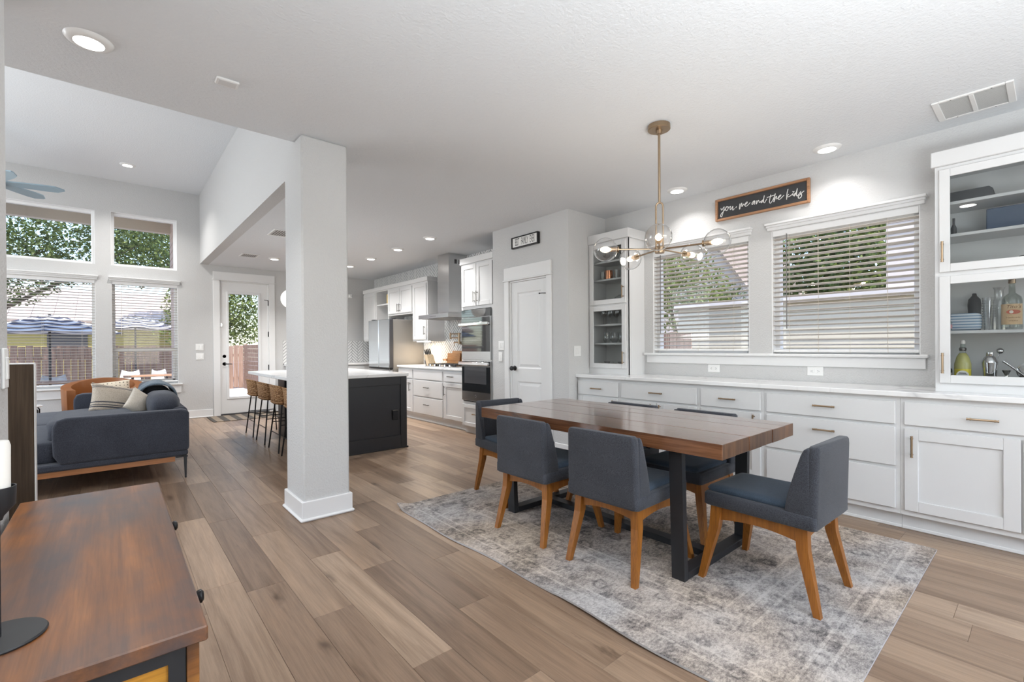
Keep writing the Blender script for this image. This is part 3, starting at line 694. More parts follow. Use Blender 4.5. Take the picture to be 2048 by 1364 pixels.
def hutch(label, x, y0, y1, splits, shelves, hside, loc_y, crown_over):
    t = thing('glass_cabinet', label, 'cabinet', (4.3, (y0+y1)/2, CTZ)); z0, z1 = CTZ+.0005, 2.40
    m = MB(); m.box(x, XR-.001, y0, y0+.02, z0, z1); m.box(x, XR-.001, y1-.02, y1, z0, z1); m.box(x, XR-.001, y0+.02, y1-.02, z1-.02, z1); m.box(x, XR-.001, y0+.02, y1-.02, z0, z0+.06)
    m.build('case_sides', M['cab'], t)
    MB().box(XR-.012, XR-.002, y0+.02, y1-.02, z0+.06, z1-.02).build('back_panel', M['cabin'], t)
    a, b = splits[0][0]-.03, splits[-1][1]+.03
    m = MB(); e = .035
    m.box(x-.001, x+.02, y0, y0+e, z0, z1); m.box(x-.001, x+.02, y1-e, y1, z0, z1); m.box(x-.001, x+.02, y0+e, y1-e, z1-.05, z1); m.box(x-.001, x+.02, y0+e, y1-e, z0, splits[0][0]+.01)
    m.box(x-.001, x+.02, y0+e, y1-e, splits[0][1]-.01, splits[1][0]+.01); m.box(x+.02, XR-.012, y0+.02, y1-.02, (splits[0][1]+splits[1][0])/2-.02, (splits[0][1]+splits[1][0])/2)
    m.build('face_frame', M['cab'], t)
    c0, c1 = y0-(crown_over if y0 > 1 else 0), y1+(crown_over if y1 < 3 else -.001)
    MB().cbox(x-.024, XR-.001, c0, c1, 2.385, 2.485, .004).build('crown', M['cab'], t)
    for z in shelves: MB().cbox(x+.035, XR-.013, y0+.021, y1-.021, z-.02, z, .002).build('shelf', M['cab'], t)
    for s0, s1 in splits:
        d = shaker('door', x-.001, y0+.022 if y0 > 1 else hside[2], y1-.022, s0, s1, t, w=.052, glass=True)
        pull(x-.02, hside[0], s0+hside[1], True, d, .125)
    return t
HX = 4.165
hutch('narrow tall white glass-door cabinet of drinking glasses in the dining corner', HX, 2.945, 3.479, ((.985, 1.672), (1.692, 2.372)), (1.265, 1.475, 1.98, 2.18), (2.992, .12), 3.2, .018)
HR = 4.12
hutch('wide white glass-door cabinet of bottles on the counter beside the window', HR, -.40, .508, ((.975, 1.668), (1.695, 2.362)), (1.315, 1.945, 2.155), (.468, .13, .02), 0, .018)

# ---- contents of the narrow cabinet
def glassware(kind, x, y, z, label, group, mat='glass', sc=1.0):
    pr = {'tumbler': [(0, 0), (.028, 0), (.033, .09), (.031, .09), (.026, .006), (0, .006)],
          'stemless': [(0, 0), (.022, 0), (.038, .03), (.040, .055), (.031, .10), (.029, .10), (.037, .055), (.035, .03), (.02, .006), (0, .006)],
          'wine': [(0, 0), (.032, 0), (.032, .003), (.004, .008), (.004, .075), (.028, .10), (.035, .13), (.028, .175), (.026, .175), (.033, .13), (.026, .104), (0, .082)],
          'mug': [(0, 0), (.036, 0), (.038, .01), (.038, .09), (.035, .09), (.035, .012), (0, .012)],
          'coupe': [(0, 0), (.03, 0), (.03, .003), (.004, .008), (.004, .04), (.03, .055), (.04, .075), (.038, .075), (.028, .058), (0, .048)]}[kind]
    o = MB().lathe([(r*sc, q*sc) for r, q in pr], (x, y, z), 14).build(('copper_mug' if mat == 'copper' else 'wine_glass' if kind in ('wine', 'stemless', 'coupe') else 'drinking_glass'), M[mat], smooth=50, loc=(x, y, z))
    if kind == 'mug': MB().tube([(x-.02, y-.036, z+.075), (x-.03, y-.062, z+.07), (x-.03, y-.064, z+.035), (x-.02, y-.037, z+.02)], .005, 6).build('handle', M[mat], o, 60)
    return tag(o, label, 'glass' if mat != 'copper' else 'mug', group)
zb = CTZ+.0605
ORD = ('first', 'second', 'third', 'fourth')
for i in range(4):
    glassware('coupe', 4.25+.07*(i % 2), 3.06+i*.095, zb, ORD[i]+' small stemmed glass from the handle on the bottom of the narrow glass cabinet', 'small glasses at the cabinet bottom')
for i in range(3):
    glassware('stemless', 4.27, 3.10+i*.105, 1.265, ORD[i]+' stemless glass from the handle on the shelf above the small glasses', 'stemless glasses on one shelf', sc=1.2)
for j in range(2):
    for i in range(4):
        glassware('wine', 4.24+.11*j, 3.05+i*.095, 1.475, ORD[i]+' wine glass from the handle in the '+('front', 'rear')[j]+' row behind the lower glass door', 'wine glasses in the crowded rows', sc=.93)
for i, y in enumerate((3.05, 3.27)):
    glassware('mug', 4.26, y, 1.98, ('copper mug nearer the handle side of the narrow cabinet', 'copper mug between two clear glasses in the narrow cabinet')[i], 'copper mugs', 'copper', 1.1)
for i, y in enumerate((3.16, 3.36)):
    glassware('tumbler', 4.27, y, 1.98, ('clear straight glass between the two copper mugs', 'clear straight glass at the end of the copper mug shelf')[i], 'clear glasses beside the copper mugs', sc=1.05)
for i, y in enumerate((3.08, 3.20, 3.31)):
    glassware('coupe', 4.27, y, 2.18, ORD[i]+' stemmed glass from the handle side on the topmost shelf of the narrow cabinet', 'glasses on the topmost shelf', sc=1.1)
zm = (1.672+1.692)/2
t = thing('glass_dome', 'clear glass cake dome with knob in the upper part of the narrow cabinet', 'dome', (4.30, 3.12, zm))
MB().lathe([(.105, .01), (.104, .04), (.085, .085), (.04, .115), (0, .12)], (4.30, 3.12, zm), 20).build('dome', M['glass'], t, 60)
MB().lathe([(0, .12), (.008, .122), (.014, .135), (.008, .148), (0, .15)], (4.30, 3.12, zm), 12).build('knob', M['glass'], t, 60)
MB().lathe([(0, .001), (.115, .001), (.118, .012), (0, .01)], (4.30, 3.12, zm), 20).build('plate', M['plastic'], t, 60)

# ---- contents of the bottle cabinet
text_cache = {}
def text_mesh(name, s, size, mat, parent, org, xdir, ydir, sx=1.0, align='CENTER', ext=.0004, shear=0):
    c = bpy.data.curves.new(name, 'FONT'); c.body = s; c.size = size; c.align_x = align; c.align_y = 'CENTER'; c.resolution_u = 2; c.shear = shear
    o = bpy.data.objects.new(name, c); COL.objects.link(o)
    dg = bpy.context.evaluated_depsgraph_get(); dg.update(); me = bpy.data.meshes.new_from_object(o.evaluated_get(dg)); bpy.data.objects.remove(o)
    X = Vector(xdir); Y = Vector(ydir); og = ORG[parent.name] if parent else Vector()
    for v in me.vertices: v.co = Vector(org)+X*v.co.x*sx+Y*v.co.y-og
    me.materials.clear(); me.materials.append(M[mat]); q = bpy.data.objects.new(name, me); COL.objects.link(q)
    if parent: q.parent = parent; ORG[q.name] = og
    return q
M['spirit'] = glassy('clear_spirit_bottle', (.86, .88, .86), 1.5)
M['lemon'] = flat('pale_lemon_drink', (.48, .46, .16), .15, 0, .6)
M['tanlabel'] = flat('tan_paper_label', (.60, .42, .24), .6)
M['redlabel'] = flat('copper_red_print', (.42, .09, .04), .5)
M['brownprint'] = flat('brown_print', (.16, .08, .03), .6)
M['yellowlabel'] = flat('yellow_label', (.75, .62, .04), .5)
M['navybox'] = flat('navy_box', (.035, .065, .12), .6)
M['charbox'] = flat('charcoal_box', (.035, .038, .042), .6)
M['bluecloth'] = stripes('blue_white_stripe', (.62, .68, .74), (.20, .30, .42), 'z', 55, .4)
M['pink'] = flat('pink_lid', (.62, .30, .33), .4)
M['red'] = flat('red_cap', (.45, .03, .03), .4)
zs2 = 1.315
# spirit bottle with tan label
bx, by = 4.19, .165
t = thing('spirit_bottle', 'clear spirit bottle with a tan label reading Tito\'s on the upper bottle shelf', 'bottle', (bx, by, zs2))
MB().lathe([(0, .001), (.043, .001), (.046, .012), (.046, .175), (.040, .200), (.016, .222), (.0135, .285), (.011, .285), (.013, .224), (.037, .198), (.043, .172), (.043, .014), (0, .012)], (bx, by, zs2), 24).build('bottle_body', M['spirit'], t, 60)
MB().lathe([(0, .318), (.016, .318), (.0165, .282), (0, .282)], (bx, by, zs2), 16).build('cap', M['brass'], t, 50)
m = MB(); n = 14; a0 = math.radians(180-62+38); vs = []
for k in range(n+1):
    a = math.radians(98)+math.radians(150)*k/n
    for z in (.03, .155): vs.append((bx+.0467*math.cos(a), by+.0467*math.sin(a), zs2+z))
m.add(vs, [(2*k, 2*k+2, 2*k+3, 2*k+1) for k in range(n)]); lb = m.build('label', M['tanlabel'], t, 60)
ca = math.radians(188); nx, ny = math.cos(ca), math.sin(ca); q = (bx+.0485*nx, by+.0485*ny); xd = (-ny*-1, nx*-1, 0)
xd = (ny, -nx, 0) if False else (Vector((nx, ny, 0)).cross(Vector((0, 0, 1)))*-1)
text_mesh('lettering', "Tito's", .028, 'brownprint', lb, (q[0], q[1], zs2+.137), xd, (0, 0, 1), shear=.3)
text_mesh('lettering', "Handmade", .0135, 'brownprint', lb, (q[0], q[1], zs2+.072), xd, (0, 0, 1))
text_mesh('lettering', "VODKA", .011, 'brownprint', lb, (q[0], q[1], zs2+.052), xd, (0, 0, 1))
m = MB(); X = Vector(xd); ctr = Vector((q[0], q[1], zs2+.106))
ring = [ctr+X*.030*math.cos(2*PI*i/24)+Vector((0, 0, .0135*math.sin(2*PI*i/24))) for i in range(24)]
m.add(ring, [tuple(range(24))]); m.build('oval_emblem', M['redlabel'], lb)
m = MB(); nv = Vector((nx, ny, 0))*.0004; ring = [ctr+nv+X*.009*math.cos(2*PI*i/16)-X*.008+Vector((0, 0, .009*math.sin(2*PI*i/16))) for i in range(16)]
m.add(ring, [tuple(range(16))]); m.build('emblem_disc', M['peach'], lb)
# lemon drink bottle
bx, by = 4.20, .405-.02
t = thing('lemonade_bottle', 'pale yellow drink bottle with a swing stopper and yellow label on the lower bottle shelf', 'bottle', (bx, by, zb))
MB().lathe([(0, .001), (.039, .001), (.041, .01), (.041, .12), (.030, .165), (.017, .19), (0, .192)], (bx, by, zb), 22).build('bottle_body', M['lemon'], t, 60)
MB().lathe([(.0172, .189), (.014, .205), (.0125, .25), (.010, .25), (.012, .205)], (bx, by, zb), 16).build('neck', M['spirit'], t, 60)
MB().lathe([(.0145, .205), (.018, .208), (.018, .222), (.0140, .226)], (bx, by, zb), 14).build('collar', M['nickel'], t, 60)
MB().lathe([(0, .274), (.010, .272), (.013, .262), (.011, .250), (0, .248)], (bx, by, zb), 14).build('stopper', M['candle'], t, 60)
def wrap(bx, by, z, r, a0, a1, z0, z1, name, mat, parent, n=12):
    m = MB(); vs = []
    for k in range(n+1):
        a = a0+(a1-a0)*k/n
        for zz in (z0, z1): vs.append((bx+r*math.cos(a), by+r*math.sin(a), z+zz))
    m.add(vs, [(2*k, 2*k+2, 2*k+3, 2*k+1) for k in range(n)]); return m.build(name, M[mat], parent, 60)
lb = wrap(bx, by, zb, .0416, math.radians(115), math.radians(250), .008, .088, 'label', 'yellowlabel', t)
nx, ny = math.cos(math.radians(184)), math.sin(math.radians(184)); X = -(Vector((nx, ny, 0)).cross(Vector((0, 0, 1))))
def disc(c, n, rx, rz, mat, name, parent, seg=20):
    n = Vector(n); X = -(n.cross(Vector((0, 0, 1)))).normalized(); m = MB()
    m.add([Vector(c)+X*rx*math.cos(2*PI*i/seg)+Vector((0, 0, rz*math.sin(2*PI*i/seg))) for i in range(seg)], [tuple(range(seg))]); return m.build(name, M[mat], parent)
disc((bx+.0432*nx, by+.0432*ny, zb+.047), (nx, ny, 0), .030, .031, 'signwhite', 'round_emblem', lb)
for dz, w in ((.062, .016), (.055, .022), (.042, .024), (.034, .020), (.026, .018)):
    m = MB(); c = Vector((bx+.0437*nx, by+.0437*ny, zb+dz)); m.add([c-X*w-Vector((0, 0, .002)), c+X*w-Vector((0, 0, .002)), c+X*w+Vector((0, 0, .002)), c-X*w+Vector((0, 0, .002))], [(0, 1, 2, 3)]); m.build('print_line', M['charbox'], lb)
# bar tools on a tray
t = tag(MB().cbox(4.15, 4.36, -.10, .325, zb+.0005, zb+.022, .006).build('bar_tray', M['charbox'], loc=(4.25, .11, zb)), 'dark slate tray under the cocktail tools', 'tray')
zt = zb+.0225; bx, by = 4.21, .262
t = thing('cocktail_shaker', 'polished steel cocktail shaker standing on the slate tray', 'shaker', (bx, by, zt))
MB().lathe([(0, .001), (.030, .001), (.038, .10), (.0385, .108)], (bx, by, zt), 22).build('tin', M['chrome'], t, 60)
MB().lathe([(.0385, .108), (.037, .115), (.028, .140), (.017, .150)], (bx, by, zt), 22).build('strainer_top', M['chrome'], t, 60)
MB().lathe([(.0172, .148), (.019, .152), (.018, .172), (0, .175)], (bx, by, zt), 18).build('cap', M['chrome'], t, 60)
t = thing('bar_strainer', 'round steel strainer with a long handle leaning on the slate tray', 'strainer', (4.25, .10, zt))
MB().lathe([(.020, -.003), (.045, -.004), (.052, 0), (.045, .004), (.020, .003)], (4.26, .10, zt+.056), 22, axis='x').build('strainer_plate', M['chrome'], t, 60)
m = MB(); m.tube([(4.22, .205, zt+.118), (4.22, .16, zt+.075), (4.23, .11, zt+.022)], [.007, .006, .005], 8); m.build('handle', M['chrome'], t, 60)
t = thing('bar_spoon', 'long steel ball-ended muddler leaning behind the shaker', 'spoon', (4.31, .225, zt))
m = MB(); m.tube([(4.31, .28, zt+.002), (4.31, .225, zt+.165)], .004, 8); m.build('shaft', M['chrome'], t, 60)
MB().sphere((4.31, .222, zt+.180), .019, 16, 8).build('ball_end', M['chrome'], t, 60)
t = thing('jigger', 'double-ended steel jigger between shaker and strainer on the tray', 'jigger', (4.20, .19, zt))
MB().lathe([(.018, .002), (.006, .026), (.021, .062), (.019, .062), (.004, .028), (.016, .002)], (4.20, .19, zt), 16).build('cups', M['chrome'], t, 60)
t = thing('ice_bucket', 'steel ice bucket with bail handle at the photo edge of the lower bottle shelf', 'bucket', (4.24, .02, zt))
MB().lathe([(0, .001), (.040, .001), (.050, .115), (.052, .117), (.046, .115), (.037, .006), (0, .006)], (4.24, .02, zt), 22).build('bucket', M['chrome'], t, 60)
MB().tube([(4.24, -.03, zt+.11), (4.24, -.028, zt+.14), (4.24, .02, zt+.158), (4.24, .068, zt+.14), (4.24, .07, zt+.11)], .003, 6).build('handle', M['chrome'], t, 60)
t = thing('dark_bottle', 'dark bottle with a pale label half hidden by the bottle cabinet door frame', 'bottle', (4.22, .462, zb))
MB().lathe([(0, .001), (.025, .001), (.025, .08), (.010, .105), (.010, .125), (0, .126)], (4.22, .462, zb), 16).build('bottle_body', M['charbox'], t, 60)
wrap(4.22, .462, zb, .0255, math.radians(150), math.radians(290), .01, .06, 'label', 'candle', t)
# upper of the lower part: blue napkins, black bottle, tumblers, small red topped jar
t = tag(MB().sup((4.27, .385, zs2+.058), (.05, .085, .057), .35, .35, 20, 8).build('napkin_pack', M['bluecloth'], smooth=60, loc=(4.27, .385, zs2)), 'pack of blue striped napkins on the upper bottle shelf', 'napkins')
t = thing('sports_bottle', 'black squeeze bottle with a spout behind the blue napkins', 'bottle', (4.36, .345, zs2))
MB().lathe([(0, .001), (.03, .001), (.034, .05), (.031, .13), (.034, .17), (.030, .21), (.012, .235), (.010, .25), (0, .252)], (4.385, .345, zs2), 18).build('bottle_body', M['charbox'], t, 60)
t = thing('small_jar', 'small jar with a red cap tucked in front of the blue napkins', 'jar', (4.19, .46, zs2))
MB().lathe([(0, .001), (.022, .001), (.022, .055), (.012, .075), (0, .076)], (4.185, .455, zs2), 16).build('jar_body', M['spirit'], t, 60)
MB().lathe([(0, .076), (.013, .076), (.013, .098), (0, .099)], (4.185, .455, zs2), 12).build('cap', M['red'], t, 50)
wrap(4.185, .455, zs2, .0225, math.radians(120), math.radians(300), .015, .04, 'label', 'pink', t)
t = thing('cup_stack', 'tall stack of clear plastic cups on the upper bottle shelf', 'cups', (4.27, .27, zs2))
MB().lathe([(0, .001), (.022, .001), (.028, .19), (.032, .21), (.030, .21), (.020, .006), (0, .006)], (4.27, .27, zs2), 18).build('stack', M['glass'], t, 60)
for k in range(7): MB().lathe([(.0285+.0003*k, .085+.017*k), (.0325, .088+.017*k), (.0285+.0003*k, .092+.017*k)], (4.27, .27, zs2), 14).build('rim', M['glass'], t, 60)
t = thing('glass_decanter', 'clear glass decanter behind the cup stack in the bottle cabinet', 'decanter', (4.36, .245, zs2))
MB().lathe([(0, .001), (.05, .001), (.052, .12), (.025, .20), (.022, .26), (.030, .28), (.020, .26), (.023, .2), (.048, .12), (.046, .006), (0, .006)], (4.375, .23, zs2), 20).build('body', M['glass'], t, 60)
# upper doors
z3 = 1.67
t = thing('storage_jar', 'low clear jar with a steel lid on the shelf behind the upper glass door', 'jar', (4.21, .20, z3))
MB().lathe([(0, .0125), (.034, .0125), (.036, .05), (0, .052)], (4.22, .185, z3), 18).build('jar_body', M['candle'], t, 60)
MB().lathe([(0, .066), (.036, .066), (.0375, .062), (.0375, .050), (0, .050)], (4.22, .185, z3), 18).build('lid', M['nickel'], t, 50)
t = thing('candle_jar', 'pink candle jar with a dark lid behind the upper glass door', 'candle', (4.21, .10, z3))
MB().lathe([(0, .0125), (.040, .0125), (.042, .075), (0, .076)], (4.22, .095, z3), 18).build('jar_body', M['pink'], t, 60)
MB().lathe([(0, .094), (.042, .094), (.044, .090), (.044, .076), (0, .076)], (4.22, .095, z3), 18).build('lid', M['nickel'], t, 50)
t = thing('glass_bowl', 'clear glass bowl on the shelf behind the upper glass door', 'bowl', (4.25, .33, z3))
MB().lathe([(0, .0125), (.03, .0125), (.068, .07), (.066, .072), (.028, .016), (0, .016)], (4.27, .325, z3), 20).build('bowl', M['glass'], t, 60)
t = tag(MB().cbox(4.18, 4.42, -.28, .275, 1.9455, 2.075, .004).build('navy_box', M['navybox'], loc=(4.3, 0, 1.9455)), 'navy blue storage box on the middle shelf of the bottle cabinet', 'box')
m = MB(); m.prism([(-.05, 2.1555), (.44, 2.1555), (.44, 2.222), (.27, 2.222), (.245, 2.205), (.245, 2.1555)][::-1][:0] or [(.245, 2.1555), (.47, 2.1555), (.47, 2.220), (.262, 2.220), (.245, 2.203)], 'x', 4.18, 4.40)
t = tag(m.build('storage_case', M['charbox'], loc=(4.29, .36, 2.1555)), 'low charcoal case with a chamfered end on the topmost shelf of the bottle cabinet', 'case')
t = thing('slim_vase', 'slim dark bud vase beside the navy box', 'vase', (4.25, .44, 1.9455))
MB().lathe([(0, .001), (.014, .001), (.015, .05), (.006, .075), (.007, .115), (0, .115)], (4.24, .43, 1.9455), 14).build('vase_body', M['darkgrey'], t, 60)

# ---- signs
t = thing('script_sign', 'long black sign in a wooden frame lettered you, me and the kids, above the windows', 'sign', (XR, 1.73, 2.52))
y0, y1, z0, z1 = 1.328, 2.131, 2.424, 2.632; e = .021
MB().box(XR-.012, XR-.001, y0+.01, y1-.01, z0+.01, z1-.01).build('board', M['signblack'], t)
for a, b, c, d in ((y0, y0+e, z0, z1), (y1-e, y1, z0, z1), (y0+e, y1-e, z0, z0+e), (y0+e, y1-e, z1-e, z1)): MB().cbox(XR-.032, XR-.001, a, b, c, d, .003).build('frame_rail', M['signwood'], t)
SIGN = [[2083,2548,2081,2536,2075,2528,2068,2536,2058,2549,2051,2555,2051,2552,2055,2527,2061,2507,2068,2483,2076,2465,2085,2468,2086,2478,2078,2495,2065,2506,2048,2522,2037,2537,2025,2551,2035,2544,2038,2526,2033,2512,2022,2515,2014,2529,2015,2542,2025,2552,2012,2543,1999,2540,1990,2546,1995,2531,1995,2518,1988,2514,1977,2530,1969,2541,1972,2518,1971,2505,1963,2506,1956,2517],[1934,2532,1944,2518],[1904,2550,1909,2523,1910,2502,1905,2502,1900,2528,1890,2548,1887,2549,1887,2521,1883,2520,1875,2534,1869,2537,1866,2527,1860,2528,1843,2537,1837,2547,1843,2550,1855,2538,1858,2523,1852,2512,1837,2517,1822,2529,1812,2539],[1773,2546,1784,2542,1794,2531,1797,2518,1791,2516,1781,2531,1772,2544,1773,2527,1776,2510],[1755,2543,1760,2526,1760,2512,1754,2518,1748,2534,1739,2541,1736,2531,1732,2519,1725,2522,1713,2528,1701,2536],[1701,2536,1713,2528,1717,2516,1714,2512,1704,2523,1697,2541,1690,2572,1695,2547,1697,2523,1693,2507,1685,2510,1677,2524,1668,2537],[1636,2566,1642,2543,1647,2514,1646,2498,1640,2491,1631,2498,1617,2520,1609,2538],[1668,2548,1650,2550,1621,2553,1596,2556],[1599,2567,1606,2542,1610,2514,1612,2496,1607,2504,1600,2525,1592,2541,1588,2533,1588,2516,1580,2519,1562,2529,1553,2541,1559,2543,1571,2532,1575,2519,1570,2507,1557,2510,1542,2523,1529,2534],[1497,2580,1504,2552,1508,2519,1508,2491],[1491,2534,1505,2520,1503,2512,1483,2514,1460,2529,1459,2532,1460,2520,1456,2513],[1435,2533,1445,2526,1451,2515,1449,2506,1443,2513,1434,2534,1424,2567,1430,2536,1432,2514,1427,2501,1419,2507,1407,2523,1397,2535,1404,2524,1395,2510,1393,2495,1401,2482,1412,2479,1419,2487,1414,2500,1404,2509,1389,2522,1373,2532],[1464,2551,1460,2553,1455,2547,1451,2550,1445,2548,1449,2541,1456,2537]]
for q in SIGN:
    P = [Vector((XR-.0135, q[i]/1000, q[i+1]/1000)) for i in range(0, len(q), 2)]
    m = MB()
    if q is SIGN[-1]:
        m.add(P, [tuple(range(len(P)))])
    else:
        C = catmull(P, 4); m.tube([(p.x, p.y, p.z) for p in C], .0034, 5)
    m.build('letter_stroke', M['signwhite'], t)
t = thing('family_sign', 'small black framed white sign reading BEST FAMILY EVER over the pantry door', 'sign', (3.816, 4.15, 2.5))
y0, y1, z0, z1 = 3.925, 4.395, 2.440, 2.578; e = .013; X0 = 3.816-.042
MB().box(X0+.012, 3.815, y0+.006, y1-.006, z0+.006, z1-.006).build('board', M['signwhite'], t)
for a, b, c, d in ((y0, y0+e, z0, z1), (y1-e, y1, z0, z1), (y0+e, y1-e, z0, z0+e), (y0+e, y1-e, z1-e, z1)): MB().cbox(X0, 3.8155, a, b, c, d, .002).build('frame_rail', M['black'], t)
text_mesh('lettering', 'BEST   FAMILY   EVER', .125, 'charbox', t, (X0+.0112, (y0+y1)/2, (z0+z1)/2), (0, -1, 0), (0, 0, 1), sx=.305)

# ---- rug
t = thing('area_rug', 'large distressed grey and cream area rug under the dining table', 'rug', (2.672, 1.862, 0))
x0, x1, y0, y1 = 1.640, 3.705, .452, 3.272; nx_, ny_ = 44, 60; vs = []
def rz(x, y):
    e = math.exp(-((x-x0)/.09)**2); h = .011+e*.010*(.5+.5*math.sin(y*5.2+1))*(1 if y < 1.6 else .35)
    return h+.03*math.exp(-(((x-x0)/.07)**2+((y-y1)/.06)**2))
def rx(x, y):
    e = math.exp(-((x-x0)/.25)**2); return x+e*(.012*math.sin(y*4.1)+.006*math.sin(y*9+1))
m = MB()
for k in range(2):
    for j in range(ny_+1):
        for i in range(nx_+1):
            u = (i/nx_)**1.5; x = x0+(x1-x0)*u; y = y0+(y1-y0)*j/ny_; z = rz(x, y); m.v.append((rx(x, y), y, z if k == 0 else max(.0004, z-.0095)))
q = (nx_+1)*(ny_+1)
for j in range(ny_):
    for i in range(nx_):
        a = j*(nx_+1)+i; m.f.append((a, a+1, a+nx_+2, a+nx_+1)); m.m.append(0); m.f.append((q+a+nx_+1, q+a+nx_+2, q+a+1, q+a)); m.m.append(1)
for j in range(ny_):
    for a, b in ((j*(nx_+1), (j+1)*(nx_+1)), ((j+1)*(nx_+1)+nx_, j*(nx_+1)+nx_)): m.f.append((a, b, q+b, q+a)); m.m.append(1)
for i in range(nx_):
    for a, b in ((i+1, i), (ny_*(nx_+1)+i, ny_*(nx_+1)+i+1)): m.f.append((a, b, q+b, q+a)); m.m.append(1)
m.build('pile', [M['rug'], M['rugedge']], t, 60)

# ---- table
TX0, TX1, TY0, TY1, TZ = 2.150, 3.062, 1.005, 2.868, .765
t = thing('dining_table', 'thick reclaimed wood dining table on black steel U-shaped legs', 'table', ((TX0+TX1)/2, (TY0+TY1)/2, .011))
ws = [0, .145, .30, .452, .60, .775, TX1-TX0]
for i in range(6):
    a, b = TX0+ws[i]+.0002, TX0+ws[i+1]-.0002
    g = .0030 if i == 4 else .0008 if i in (1, 3) else 0
    o = MB().cbox(a+(.002 if i == 5 else 0), b-g, TY0+(.003 if i % 2 else 0), TY1, TZ-.074, TZ-(.0005 if i % 2 else 0), .0018).build('top_plank', [M['table'], M['tableend']], t)
    for p in o.data.polygons: p.material_index = 1 if abs(p.normal.y) > .9 else 0
TC = (TX0+TX1)/2
for yc in (1.272, 2.602):
    w = .036
    for s in (-1, 1):
        xt, xb = TC+s*.392, TC+s*.366
        MB().hexa([(xb-w/2, yc-w, .012), (xb+w/2, yc-w, .012), (xb+w/2, yc+w, .012), (xb-w/2, yc+w, .012)], [(xt-w/2, yc-w, .692), (xt+w/2, yc-w, .692), (xt+w/2, yc+w, .692), (xt-w/2, yc+w, .692)]).build('leg', M['blackm'], t)
    MB().cbox(TC-.365+w/2, TC+.365-w/2, yc-w, yc+w, .012, .050, .002).build('floor_bar', M['blackm'], t)
    MB().cbox(TC-.40, TC+.40, yc-w, yc+w, .683, .692, .001).build('top_plate', M['blackm'], t)
MB().cbox(TC-.036, TC+.036, 1.308, 2.566, .012, .050, .002).build('stretcher', M['blackm'], t)

